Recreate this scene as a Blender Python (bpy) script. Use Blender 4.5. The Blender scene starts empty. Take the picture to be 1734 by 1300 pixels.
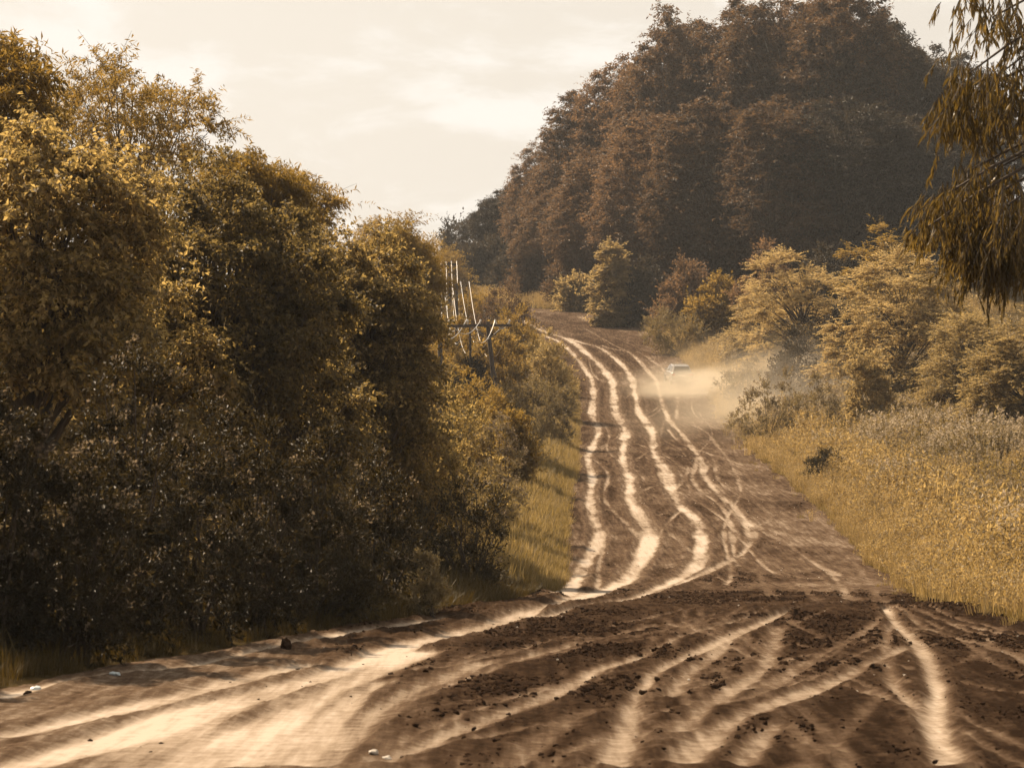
import bpy, math, random
import numpy as np

# ---------------------------------------------------------------- camera, sky, sun, exposure
scene = bpy.context.scene
COL = scene.collection
FPX, CX, HY, CAMZ = 4816.0, 867.0, 845.0, 1.7      # focal length in photo pixels, principal column, horizon row, eye height

cam_data = bpy.data.cameras.new("camera")
cam_data.sensor_width = 36.0
cam_data.lens = FPX / 1734.0 * 36.0
cam_data.shift_y = (HY - 650.0) / 1734.0
cam_data.clip_start = 0.5
cam_data.clip_end = 6000.0
cam_data.dof.use_dof = True
cam_data.dof.focus_distance = 120.0
cam_data.dof.aperture_fstop = 8.0
cam = bpy.data.objects.new("camera", cam_data)
cam.location = (0, 0, CAMZ)
cam.rotation_euler = (math.radians(90), 0, 0)
COL.objects.link(cam)
scene.camera = cam

SUN_ELEV, SUN_AZ = 46.0, 42.0          # azimuth to the left of the viewing direction (+Y)
world = bpy.data.worlds.new("World")
scene.world = world
world.use_nodes = True
wn, wl = world.node_tree.nodes, world.node_tree.links
wn.clear()
w_out = wn.new("ShaderNodeOutputWorld")
w_bg = wn.new("ShaderNodeBackground")
w_bg.inputs["Strength"].default_value = 0.10
sky = wn.new("ShaderNodeTexSky")
sky.sky_type = 'NISHITA'
sky.sun_disc = False
sky.sun_elevation = math.radians(SUN_ELEV)
sky.sun_rotation = math.radians(-SUN_AZ)
sky.air_density = 1.0
sky.dust_density = 4.0
sky.ozone_density = 1.0
# hazy cream evening air: the sky keeps its own brightness, its blue is mostly lost in dust
w_bw = wn.new("ShaderNodeRGBToBW")
wl.new(sky.outputs["Color"], w_bw.inputs["Color"])
w_pow = wn.new("ShaderNodeMath"); w_pow.operation = 'POWER'
w_pow.inputs[1].default_value = 0.30
wl.new(w_bw.outputs[0], w_pow.inputs[0])
w_gain = wn.new("ShaderNodeMath"); w_gain.operation = 'MULTIPLY'
w_gain.inputs[1].default_value = 2.76
wl.new(w_pow.outputs[0], w_gain.inputs[0])
w_cream = wn.new("ShaderNodeMix"); w_cream.data_type = 'RGBA'; w_cream.blend_type = 'MULTIPLY'
w_cream.inputs["Factor"].default_value = 1.0
w_cream.inputs["A"].default_value = (1.0, 0.91, 0.79, 1)
wl.new(w_gain.outputs[0], w_cream.inputs["B"])
# thin clouds
w_tc = wn.new("ShaderNodeTexCoord")
w_map = wn.new("ShaderNodeMapping")
w_map.inputs["Scale"].default_value = (13.0, 13.0, 34.0)
w_map.inputs["Location"].default_value = (2.5, 0.5, 1.3)
wl.new(w_tc.outputs["Generated"], w_map.inputs["Vector"])
w_n1 = wn.new("ShaderNodeTexNoise")
w_n1.inputs["Scale"].default_value = 1.0
w_n1.inputs["Detail"].default_value = 9.0
w_n1.inputs["Roughness"].default_value = 0.62
w_n1.inputs["Distortion"].default_value = 0.35
wl.new(w_map.outputs[0], w_n1.inputs["Vector"])
w_cr = wn.new("ShaderNodeMapRange")
w_cr.interpolation_type = 'SMOOTHSTEP'
w_cr.inputs["From Min"].default_value = 0.49
w_cr.inputs["From Max"].default_value = 0.66
w_cr.inputs["To Max"].default_value = 0.95
wl.new(w_n1.outputs["Fac"], w_cr.inputs["Value"])
w_cl = wn.new("ShaderNodeMix"); w_cl.data_type = 'RGBA'
w_cl.inputs["B"].default_value = (5.3, 4.98, 4.55, 1)
wl.new(w_cr.outputs[0], w_cl.inputs["Factor"])
wl.new(w_cream.outputs["Result"], w_cl.inputs["A"])
wl.new(w_cl.outputs["Result"], w_bg.inputs["Color"])
wl.new(w_bg.outputs[0], w_out.inputs["Surface"])

sun_data = bpy.data.lights.new("sun", 'SUN')
sun_data.energy = 5.0
sun_data.angle = math.radians(0.53)
sun_data.color = (1.0, 0.79, 0.55)
sun = bpy.data.objects.new("sun", sun_data)
ce, se = math.cos(math.radians(SUN_ELEV)), math.sin(math.radians(SUN_ELEV))
sd = (-math.sin(math.radians(SUN_AZ)) * ce, math.cos(math.radians(SUN_AZ)) * ce, se)   # towards the sun
from mathutils import Vector, Matrix
sun.rotation_euler = Vector(sd).to_track_quat('Z', 'Y').to_euler()
sun.location = (-60, 40, 60)
COL.objects.link(sun)

scene.view_settings.view_transform = 'Standard'
scene.view_settings.look = 'None'
scene.view_settings.exposure = 0.95
scene.view_settings.gamma = 1.0
cy = scene.cycles
cy.max_bounces = 4
cy.diffuse_bounces = 2
cy.glossy_bounces = 2
cy.transmission_bounces = 4
cy.transparent_max_bounces = 8
cy.volume_bounces = 0
cy.volume_step_rate = 2.0
cy.use_denoising = True
cy.sample_clamp_indirect = 6.0
cy.use_adaptive_sampling = True
cy.adaptive_threshold = 0.02

# ---------------------------------------------------------------- helpers
R = math.radians
rng = np.random.default_rng(7)


def P(x, y, d):
    """the point at distance d that a photo pixel looks at"""
    return np.array([(x - CX) * d / FPX, d, CAMZ + (HY - y) * d / FPX])


def tag(o, label=None, cat=None, group=None, kind=None):
    if label: o["label"] = label
    if cat: o["category"] = cat
    if group: o["group"] = group
    if kind: o["kind"] = kind
    return o


def mesh_from(name, V, F, mat=None, mi=None, mats=None, smooth=False):
    """V (n,3), F (m,k) array with k = 3 or 4, or list of such arrays"""
    Fs = F if isinstance(F, list) else [F]
    V = np.asarray(V, np.float32)
    me = bpy.data.meshes.new(name)
    me.vertices.add(len(V))
    me.vertices.foreach_set("co", V.ravel())
    idx = np.concatenate([np.asarray(f, np.int32).ravel() for f in Fs])
    tot = np.concatenate([np.full(len(f), np.asarray(f).shape[1], np.int32) for f in Fs])
    st = np.concatenate([[0], np.cumsum(tot)[:-1]]).astype(np.int32)
    me.loops.add(len(idx))
    me.loops.foreach_set("vertex_index", idx)
    me.polygons.add(len(tot))
    me.polygons.foreach_set("loop_start", st)
    me.polygons.foreach_set("loop_total", tot)
    if mats:
        for m in mats: me.materials.append(m)
    elif mat:
        me.materials.append(mat)
    if mi is not None:
        me.polygons.foreach_set("material_index", np.asarray(mi, np.int32))
    me.polygons.foreach_set("use_smooth", np.full(len(tot), smooth))
    me.update(calc_edges=True)
    return me


def obj(name, me, parent=None, loc=None, rot=None, scale=None):
    o = bpy.data.objects.new(name, me)
    COL.objects.link(o)
    if parent: o.parent = parent
    if loc is not None: o.location = [float(v) for v in loc]
    if rot is not None: o.rotation_euler = rot
    if scale is not None: o.scale = scale
    return o


def empty(name, loc=(0, 0, 0), rz=0.0):
    o = bpy.data.objects.new(name, None)
    o.empty_display_size = 0.3
    COL.objects.link(o)
    o.location = [float(v) for v in loc]
    o.rotation_euler = (0, 0, rz)
    return o


def vnoise(x, y, seed=0):
    """smooth value noise in 2-D, -1..1"""
    xi, yi = np.floor(x).astype(np.int64), np.floor(y).astype(np.int64)
    fx, fy = x - xi, y - yi
    fx, fy = fx * fx * (3 - 2 * fx), fy * fy * (3 - 2 * fy)

    def h(a, b):
        n = (a * 374761393 + b * 668265263 + seed * 974711) & 0x7fffffff
        n = ((n ^ (n >> 13)) * 1274126177) & 0x7fffffff
        return ((n ^ (n >> 16)) & 0xffff) / 32767.5 - 1.0
    a, b, c, d = h(xi, yi), h(xi + 1, yi), h(xi, yi + 1), h(xi + 1, yi + 1)
    return (a * (1 - fx) + b * fx) * (1 - fy) + (c * (1 - fx) + d * fx) * fy


def fbm(x, y, oct=4, seed=0, gain=0.5):
    s, a, t = 0.0, 1.0, 0.0
    for k in range(oct):
        s = s + a * vnoise(x * 2 ** k + 17.3 * k, y * 2 ** k - 9.1 * k, seed + k)
        t += a
        a *= gain
    return s / t


def smooth01(t):
    t = np.clip(t, 0, 1)
    return t * t * (3 - 2 * t)


def unit(v):
    return v / (np.linalg.norm(v, axis=-1, keepdims=True) + 1e-9)


# ---------------------------------------------------------------- terrain functions
_pd = [0, 18, 25.6, 35, 41, 44, 50, 58, 66, 74, 85, 101, 120, 145, 170, 193, 220, 245, 260, 280, 300]
_py = [None, 1300, 1165, 1079, 1044.7, 1031, 1014, 1001, 988, 966, 914, 850, 800, 748, 700, 650, 595, 552, 528, 517, 514]
_pz = [0.0] + [CAMZ + (HY - y) * d / FPX for d, y in list(zip(_pd, _py))[1:]]
_pd += [340, 420, 600, 3000]
_pz += [23.6, 24.6, 25.5, 26.0]
_tab = np.arange(-200, 1200, 0.5)
_zt = np.interp(_tab, _pd, _pz)
_k = np.hanning(17); _k /= _k.sum()
_zt = np.convolve(np.pad(_zt, 8, mode='edge'), _k, mode='valid')


def zroad(Y):
    return np.interp(Y, _tab, _zt)


_ed = [0, 10, 18, 25.6, 35, 41, 50, 58, 68, 85, 101, 120, 145, 170, 193, 220, 235, 247, 260, 275, 290, 330]
_el = [-10.5, -8.5, -6.4, -4.7, -3.0, -1.1, 0.0, 0.7, 1.1, 1.5, 1.9, 2.6, 3.3, 3.9, 4.4, 3.2, 2.0, 0.4, -4.0, -11.0, -19.0, -40.0]
_er = [10, 9.2, 8.4, 7.9, 7.5, 7.3, 7.6, 8.4, 9.5, 10.4, 11.0, 11.5, 12.1, 12.8, 13.2, 12.9, 12.1, 10.6, 6.6, 0.0, -8.0, -29.0]


def xl(Y): return np.interp(Y, _ed, _el)
def xr(Y): return np.interp(Y, _ed, _er)


def gz(X, Y):
    X, Y = np.asarray(X, float), np.asarray(Y, float)
    z = zroad(Y)
    t = np.maximum(X - xr(Y), 0)
    z = z + 0.095 * np.minimum(t, 45) * smooth01(t / 3) + 0.02 * np.clip(t - 45, 0, 200)
    s = np.maximum(xl(Y) - X, 0)
    z = z + 0.12 * smooth01(s / 1.2) + 0.02 * np.minimum(s, 30)
    z = z + 0.10 * fbm(X * 0.35, Y * 0.35, 3, 5) * smooth01(np.maximum(t, s) / 3)
    return z


def dfromy(y):
    d = np.arange(16.5, 290, 0.1)
    yy = HY - FPX * (zroad(d) - CAMZ) / d
    return np.interp(y, yy[::-1], d[::-1]) if np.all(np.diff(yy) < 0) else d[np.argmin(np.abs(yy[None] - np.atleast_1d(y)[:, None]), axis=1)]


# ---------------------------------------------------------------- materials
def new_mat(name):
    m = bpy.data.materials.new(name)
    m.use_nodes = True
    n, l = m.node_tree.nodes, m.node_tree.links
    n.clear()
    out = n.new("ShaderNodeOutputMaterial")
    return m, n, l, out


def ramp(n, stops):
    r = n.new("ShaderNodeValToRGB")
    el = r.color_ramp.elements
    while len(el) < len(stops): el.new(0.5)
    for e, (p, c) in zip(el, stops):
        e.position = p
        e.color = (*c, 1)
    return r


def leaf_mat(name, cols, trans=0.42, tcol=(1.25, 1.1, 0.55), rough=0.55, spec=0.22, boost=1.7):
    """leaf: each leaf its own shade, light shines through it, a waxy gloss on top"""
    m, n, l, out = new_mat(name)
    geo = n.new("ShaderNodeNewGeometry")
    oi = n.new("ShaderNodeObjectInfo")
    mixr = n.new("ShaderNodeMath"); mixr.operation = 'MULTIPLY_ADD'
    mixr.inputs[1].default_value = 0.45
    l.new(oi.outputs["Random"], mixr.inputs[0])
    sub = n.new("ShaderNodeMath"); sub.operation = 'MULTIPLY'
    sub.inputs[1].default_value = 0.55
    l.new(geo.outputs["Random Per Island"], sub.inputs[0])
    l.new(sub.outputs[0], mixr.inputs[2])
    k = len(cols)
    r = ramp(n, [(i / (k - 1), c) for i, c in enumerate(cols)])
    l.new(mixr.outputs[0], r.inputs[0])
    b = n.new("ShaderNodeBsdfPrincipled")
    b.inputs["Roughness"].default_value = rough
    b.inputs["Specular IOR Level"].default_value = spec
    l.new(r.outputs[0], b.inputs["Base Color"])
    t = n.new("ShaderNodeBsdfTranslucent")
    tm = n.new("ShaderNodeMix"); tm.data_type = 'RGBA'; tm.blend_type = 'MULTIPLY'
    tm.inputs["Factor"].default_value = 1.0
    tm.inputs["B"].default_value = (tcol[0] * boost, tcol[1] * boost, tcol[2] * boost, 1)
    l.new(r.outputs[0], tm.inputs["A"])
    l.new(tm.outputs["Result"], t.inputs["Color"])
    mx = n.new("ShaderNodeMixShader")
    mx.inputs[0].default_value = trans
    l.new(b.outputs[0], mx.inputs[1])
    l.new(t.outputs[0], mx.inputs[2])
    l.new(mx.outputs[0], out.inputs["Surface"])
    return m


def plain_mat(name, col, rough=0.6, metal=0.0, noise=0.0, nscale=20.0, spec=0.5, bump=0.0, stretch=None):
    m, n, l, out = new_mat(name)
    b = n.new("ShaderNodeBsdfPrincipled")
    b.inputs["Base Color"].default_value = (*col, 1)
    b.inputs["Roughness"].default_value = rough
    b.inputs["Metallic"].default_value = metal
    b.inputs["Specular IOR Level"].default_value = spec
    if noise > 0:
        tc = n.new("ShaderNodeTexCoord")
        mp = n.new("ShaderNodeMapping")
        mp.inputs["Scale"].default_value = stretch or (1, 1, 1)
        l.new(tc.outputs["Object"], mp.inputs[0])
        t = n.new("ShaderNodeTexNoise")
        t.inputs["Scale"].default_value = nscale
        t.inputs["Detail"].default_value = 6
        l.new(mp.outputs[0], t.inputs["Vector"])
        lo = tuple(max(0, c * (1 - noise)) for c in col)
        hi = tuple(min(1, c * (1 + noise)) for c in col)
        r = ramp(n, [(0.3, lo), (0.7, hi)])
        l.new(t.outputs["Fac"], r.inputs[0])
        l.new(r.outputs[0], b.inputs["Base Color"])
        if bump:
            bp = n.new("ShaderNodeBump")
            bp.inputs["Strength"].default_value = bump
            bp.inputs["Distance"].default_value = 0.02
            l.new(t.outputs["Fac"], bp.inputs["Height"])
            l.new(bp.outputs[0], b.inputs["Normal"])
    l.new(b.outputs[0], out.inputs["Surface"])
    return m


M = {}
M['bark'] = plain_mat("bark", (0.075, 0.055, 0.04), 0.9, noise=0.5, nscale=9, bump=0.7, stretch=(1, 1, 0.25))
M['bark_pale'] = plain_mat("bark_pale", (0.22, 0.18, 0.14), 0.85, noise=0.5, nscale=4, bump=0.5, stretch=(1, 1, 0.2))
M['twig'] = plain_mat("twig", (0.06, 0.043, 0.03), 0.85, noise=0.3, nscale=14)
M['broad'] = leaf_mat("broad_leaf", [(0.035, 0.028, 0.014), (0.105, 0.083, 0.040), (0.28, 0.220, 0.112)], 0.47, (1.4, 1.24, 0.82), boost=2.4)
M['feather'] = leaf_mat("feather_leaf", [(0.075, 0.055, 0.017), (0.12, 0.085, 0.024), (0.175, 0.137, 0.066)], 0.45, (1.4, 1.22, 0.8), boost=2.3)
M['acacia'] = leaf_mat("acacia_leaf", [(0.085, 0.069, 0.036), (0.16, 0.127, 0.066), (0.255, 0.203, 0.114)], 0.45, (1.25, 1.12, 0.85), boost=2.6)
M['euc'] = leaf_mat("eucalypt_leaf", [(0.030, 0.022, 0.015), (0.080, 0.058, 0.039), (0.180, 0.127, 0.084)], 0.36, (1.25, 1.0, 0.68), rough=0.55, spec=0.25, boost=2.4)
M['euc_shaded'] = leaf_mat("eucalypt_shaded_leaf", [(0.030, 0.027, 0.022), (0.048, 0.041, 0.030), (0.070, 0.056, 0.038)], 0.25, (1.2, 1.0, 0.7), rough=0.55, spec=0.2)  # eucalypt leaf with shade and far blue-grey haze put into its colour
M['weep'] = leaf_mat("weeping_leaf", [(0.045, 0.034, 0.012), (0.085, 0.062, 0.020), (0.16, 0.122, 0.054)], 0.42, (1.4, 1.2, 0.68), rough=0.42, spec=0.35)
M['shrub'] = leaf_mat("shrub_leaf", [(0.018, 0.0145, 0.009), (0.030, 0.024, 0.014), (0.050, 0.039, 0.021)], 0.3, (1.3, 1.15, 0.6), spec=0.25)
M['shrub_pale'] = leaf_mat("pale_shrub_leaf", [(0.12, 0.096, 0.056), (0.17, 0.135, 0.078), (0.22, 0.175, 0.10)], 0.32, (1.2, 1.1, 0.75))
M['fluff'] = leaf_mat("flower_fluff", [(0.08, 0.062, 0.045), (0.14, 0.11, 0.08), (0.24, 0.19, 0.14)], 0.40, (1.1, 1.05, 0.9), rough=0.8, spec=0.2)
M['fluff_pale'] = leaf_mat("weed_flower_fluff", [(0.22, 0.18, 0.13), (0.32, 0.265, 0.20), (0.42, 0.355, 0.275)], 0.4, (1.1, 1.05, 0.95), rough=0.8, spec=0.1)
M['grass'] = leaf_mat("verge_grass_blade", [(0.075, 0.058, 0.024), (0.14, 0.104, 0.040), (0.25, 0.197, 0.112)], 0.38, (1.25, 1.15, 0.88), rough=0.6, boost=2.0)
M['straw'] = leaf_mat("dry_grass_blade", [(0.12, 0.090, 0.048), (0.24, 0.184, 0.104), (0.42, 0.335, 0.21)], 0.38, (1.25, 1.1, 0.65), rough=0.55)
M['dgrass'] = leaf_mat("shade_toned_grass_blade", [(0.045, 0.034, 0.014), (0.07, 0.052, 0.020), (0.10, 0.074, 0.028)], 0.3, (1.35, 1.15, 0.5), rough=0.5, boost=1.2)  # verge grass again, the bank's shade put into a darker blade colour
M['wood'] = plain_mat("pole_wood", (0.055, 0.042, 0.034), 0.85, noise=0.45, nscale=6, bump=0.4, stretch=(1, 1, 0.1))
M['porcelain'] = plain_mat("porcelain", (0.55, 0.52, 0.48), 0.18)
M['wire'] = plain_mat("bare_wire", (0.86, 0.82, 0.76), 0.32, metal=0.85)
M['steel'] = plain_mat("weathered_steel", (0.22, 0.21, 0.20), 0.5, metal=0.7, noise=0.3, nscale=12)


def road_material():
    m, n, l, out = new_mat("dirt_road")
    at = n.new("ShaderNodeAttribute"); at.attribute_name = "track"
    tc = n.new("ShaderNodeTexCoord")
    # breakup noise
    n1 = n.new("ShaderNodeTexNoise"); n1.inputs["Scale"].default_value = 5.0; n1.inputs["Detail"].default_value = 12; n1.inputs["Roughness"].default_value = 0.74
    l.new(tc.outputs["Object"], n1.inputs["Vector"])
    mp = n.new("ShaderNodeMapping"); mp.inputs["Scale"].default_value = (9.0, 0.5, 1.0); mp.inputs["Rotation"].default_value = (0, 0, R(8))
    l.new(tc.outputs["Object"], mp.inputs[0])
    n2 = n.new("ShaderNodeTexNoise"); n2.inputs["Scale"].default_value = 1.0; n2.inputs["Detail"].default_value = 6; n2.inputs["Roughness"].default_value = 0.6
    l.new(mp.outputs[0], n2.inputs["Vector"])
    a1 = n.new("ShaderNodeMath"); a1.operation = 'SUBTRACT'; a1.inputs[1].default_value = 0.5
    l.new(n1.outputs["Fac"], a1.inputs[0])
    a2 = n.new("ShaderNodeMath"); a2.operation = 'MULTIPLY_ADD'; a2.inputs[1].default_value = 0.80
    l.new(a1.outputs[0], a2.inputs[0]); l.new(at.outputs["Fac"], a2.inputs[2])
    a3 = n.new("ShaderNodeMath"); a3.operation = 'SUBTRACT'; a3.inputs[1].default_value = 0.5
    l.new(n2.outputs["Fac"], a3.inputs[0])
    a4 = n.new("ShaderNodeMath"); a4.operation = 'MULTIPLY_ADD'; a4.inputs[1].default_value = 0.75
    l.new(a3.outputs[0], a4.inputs[0]); l.new(a2.outputs[0], a4.inputs[2])
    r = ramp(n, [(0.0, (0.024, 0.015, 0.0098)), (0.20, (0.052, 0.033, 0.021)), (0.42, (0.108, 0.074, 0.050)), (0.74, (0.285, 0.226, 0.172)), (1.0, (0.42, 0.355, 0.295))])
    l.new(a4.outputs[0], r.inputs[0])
    b = n.new("ShaderNodeBsdfPrincipled")
    b.inputs["Roughness"].default_value = 0.92
    b.inputs["Specular IOR Level"].default_value = 0.0
    l.new(r.outputs[0], b.inputs["Base Color"])
    n3 = n.new("ShaderNodeTexNoise"); n3.inputs["Scale"].default_value = 16; n3.inputs["Detail"].default_value = 8; n3.inputs["Roughness"].default_value = 0.7
    l.new(tc.outputs["Object"], n3.inputs["Vector"])
    bp = n.new("ShaderNodeBump"); bp.inputs["Distance"].default_value = 0.05
    st = n.new("ShaderNodeMapRange"); st.inputs["To Min"].default_value = 0.9; st.inputs["To Max"].default_value = 0.10
    l.new(at.outputs["Fac"], st.inputs["Value"]); l.new(st.outputs[0], bp.inputs["Strength"])
    l.new(n3.outputs["Fac"], bp.inputs["Height"])
    l.new(bp.outputs[0], b.inputs["Normal"])
    l.new(b.outputs[0], out.inputs["Surface"])
    return m


M['road'] = road_material()
M['soil'] = plain_mat("verge_soil", (0.060, 0.043, 0.020), 0.95, noise=0.55, nscale=1.6, bump=0.8, spec=0.0)
M['clod'] = plain_mat("soil_clod", (0.034, 0.021, 0.0135), 0.95, noise=0.4, nscale=30, bump=0.5, spec=0.0)

# ---------------------------------------------------------------- ground
xs = np.unique(np.concatenate([np.linspace(-2500, -80, 24), np.linspace(-80, -26, 28), np.arange(-26, 32, 0.5), np.linspace(32, 90, 30), np.linspace(90, 2500, 24)]))
ys = np.unique(np.concatenate([np.linspace(-150, 4, 20), np.arange(4, 300, 1.0), np.linspace(300, 420, 40), np.linspace(420, 3500, 30)]))
GX, GY = np.meshgrid(xs, ys)
GZ = gz(GX, GY)
ins = np.minimum(GX - xl(GY), xr(GY) - GX)
GZ = GZ - 0.30 * smooth01((ins + 0.1) / 0.7) * (GY < 320)
nx, ny = len(xs), len(ys)
ii = np.arange(nx * ny).reshape(ny, nx)
F = np.stack([ii[:-1, :-1].ravel(), ii[:-1, 1:].ravel(), ii[1:, 1:].ravel(), ii[1:, :-1].ravel()], 1)
ground = obj("ground", mesh_from("ground", np.stack([GX.ravel(), GY.ravel(), GZ.ravel()], 1), F, M['soil'], smooth=True))
tag(ground, "brown earth under the verges, meadow and trees", "ground", kind="structure")

# wheel tracks: centre lines read off the photograph, laid on the road surface, width in metres
TR = [
    ([(917,567),(940,574),(957,586),(978,607),(993,628),(1003,645),(1006,672),(1000,700),(1016,728),(994,775),(1004,805),(998,844),(1003,874),(1018,904),(1000,940),(970,991),(950,1010)], .50, .95),
    ([(884,541),(900,552),(929,564),(957,572),(978,583),(992,597),(1011,612),(1026,629),(1037,645),(1040,671),(1041,698),(1060,730),(1055,759),(1053,781),(1069,814),(1063,844),(1087,877),(1102,904),(1090,940),(1066,979),(1009,1004),(940,1022),(867,1048),(700,1085),(550,1140),(400,1182),(200,1245),(0,1296)], .62, 1.0),
    ([(960,572),(988,581),(1017,588),(1036,602),(1054,617),(1069,636),(1074,657),(1078,681),(1080,698),(1106,730),(1105,765),(1129,799),(1135,826),(1150,856),(1180,877),(1189,910),(1183,955),(1150,978),(1075,1012),(1000,1026),(900,1050)], .55, .92),
    ([(1016,584),(1036,591),(1064,594),(1080,608),(1097,629),(1111,641),(1118,669),(1121,684),(1135,716),(1156,735),(1171,757),(1189,778),(1192,805),(1213,832),(1240,856),(1267,883),(1275,910),(1258,937),(1210,961),(1165,980),(1114,1000),(1048,1018)], .42, .78),
    ([(1076,594),(1102,607),(1128,629),(1145,657),(1147,681),(1145,712)], .50, .66),
    ([(1171,718),(1199,732),(1208,747),(1225,766),(1243,793),(1252,817),(1285,844),(1312,871),(1300,880),(1270,896)], .26, .55),
    ([(941,545),(988,555),(1005,564),(1040,585),(1076,600)], .30, .55),
    ([(962,546),(1012,558),(1040,572),(1076,586),(1120,603)], .28, .5),
    ([(930,540),(960,548),(1000,556)], .25, .45),
    ([(1318,908),(1373,949),(1408,970),(1432,1005),(1450,1020)], .30, .55),
    ([(1397,915),(1446,949),(1473,987),(1498,1026)], .40, .42),
    ([(1273,949),(1297,994),(1310,1015)], .25, .40),
    ([(1340,960),(1365,1000),(1385,1020)], .22, .36),
    ([(1004,775),(1040,790),(1057,790)], .22, .4),
    ([(1057,781),(1090,805),(1129,810)], .25, .45),
    ([(1063,844),(1110,820),(1150,826),(1200,850)], .35, .45),
    ([(1087,877),(1130,868),(1180,872)], .30, .5),
    ([(1183,955),(1140,958),(1100,965),(1066,979)], .30, .55),
    ([(1041,698),(1062,705),(1100,700),(1121,684)], .22, .5),
    ([(1040,645),(1070,636),(1100,630)], .18, .4),
    ([(1000,700),(1020,690),(1041,688)], .2, .4),
    ([(950,1000),(975,940),(990,900)], .22, .45),
    # the fan of tracks on the near crest
    ([(1498,1028),(1512,1050),(1545,1081),(1572,1115),(1587,1165),(1582,1210),(1592,1250),(1612,1298)], 0.28, 0.78),
    ([(1497,1115),(1517,1165),(1557,1205),(1578,1235)], 0.23, 0.59),
    ([(1512,1050),(1500,1080),(1497,1115)], 0.23, 0.52),
    ([(1532,1095),(1467,1125),(1392,1160),(1307,1190),(1217,1230),(1147,1292)], 0.31, 0.63),
    ([(1500,1040),(1440,1085),(1350,1130),(1290,1165)], 0.27, 0.47),
    ([(1440,1020),(1377,1027),(1317,1042),(1237,1075),(1167,1107),(1107,1137),(1077,1175),(1062,1220),(1047,1262),(1030,1298)], 0.31, 0.70),
    ([(1317,1060),(1302,1120),(1262,1150),(1200,1190),(1150,1240)], 0.28, 0.57),
    ([(1237,1080),(1200,1115),(1160,1140),(1130,1180)], 0.30, 0.59),
    ([(1090,1110),(1017,1130),(957,1165),(877,1197),(750,1242),(640,1292)], 0.33, 0.61),
    ([(1100,1060),(1000,1085),(900,1110),(780,1150),(650,1200)], 0.31, 0.47),
    ([(1310,1225),(1285,1255),(1250,1296)], 0.20, 0.52),
    ([(1000,1200),(930,1240),(860,1296)], 0.30, 0.43),
    ([(750,1048),(600,1070),(450,1096),(300,1128),(100,1152),(0,1182)], .42, .92),
    ([(700,1100),(575,1160),(450,1235),(350,1292)], .75, .92),
    ([(520,1120),(300,1172),(150,1210),(0,1245)], .60, .85),
    ([(640,1150),(540,1225),(470,1292)], .7, .8),
    ([(420,1180),(250,1262),(180,1296)], .5, .7),
    ([(820,1120),(700,1165),(580,1235),(520,1292)], .7, .6),
]
old = np.random.default_rng(19)
OLD = []
for k in range(46):                                   # fainter, older wheel marks wandering up the hill (world metres)
    y0 = old.uniform(52, 200); y1 = y0 + old.uniform(15, 60)
    yy = np.arange(y0, min(y1, 250), 2.0)
    u0, u1 = old.uniform(0.04, 0.96), old.uniform(0.04, 0.96)
    u1 = u0 + np.clip(u1 - u0, -0.25, 0.25)
    tt = np.linspace(0, 1, len(yy))
    xx = xl(yy) + (u0 + (u1 - u0) * tt) * (xr(yy) - xl(yy)) + 0.35 * np.sin(yy * 0.16 + old.uniform(0, 6)) * np.clip((yy - 50) / 60, 0.3, 1)
    OLD.append((xx, yy, old.uniform(.12, .34), old.uniform(.28, .68)))
for k in range(22):                                   # a fan of finer wheel marks on the near crest
    yy = np.arange(17, old.uniform(38, 47), 0.8)
    xe, xs_ = old.uniform(1.0, 7.0), old.uniform(-5.0, 6.5)
    tt = (yy - 17) / (yy[-1] - 17)
    xx = xs_ + (xe - xs_) * tt ** old.uniform(0.75, 1.2) + 0.12 * np.sin(yy * 0.5 + old.uniform(0, 6))
    OLD.append((xx, yy, old.uniform(.10, .20), old.uniform(.26, .50)))
    if k % 2: OLD.append((xx + old.uniform(.22, .30), yy, OLD[-1][2], OLD[-1][3]))
rows = [7.0]
while rows[-1] < 305: rows.append(rows[-1] + max(0.06, rows[-1] * 0.0023))
RY = np.array(rows)
nu = 250
U = np.linspace(-0.05, 1.05, nu)
XL, XR = xl(RY), xr(RY)
# ragged road edge
XL = XL + 0.28 * fbm(RY * 0.5, RY * 0 + 3, 3, 11); XR = XR + 0.30 * fbm(RY * 0.5, RY * 0 + 9, 3, 12)
VX = XL[:, None] + (XR - XL)[:, None] * U[None]
VY = np.repeat(RY[:, None], nu, 1)
vx, vy = VX.ravel(), VY.ravel()
track = np.zeros(len(vx)); berm = np.zeros(len(vx))
OLD_T = [((a, b), w, m) for a, b, w, m in OLD]
wob = 0.40 * fbm(vx * 0.8, vy * 0.16, 4, 21, 0.55) + (0.05 + 0.10 * smooth01((vy - 55) / 20)) * fbm(vx * 3.0, vy * 0.9, 3, 25, 0.6)
fade = np.clip(0.92 + 0.40 * fbm(vx * 0.5, vy * 0.22, 3, 23) - 0.26 * smooth01((vy - 55) / 15) * smooth01((fbm(vx * 1.7, vy * 0.55, 4, 27, 0.6) - 0.08) / 0.35), 0.40, 1.08)
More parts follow.
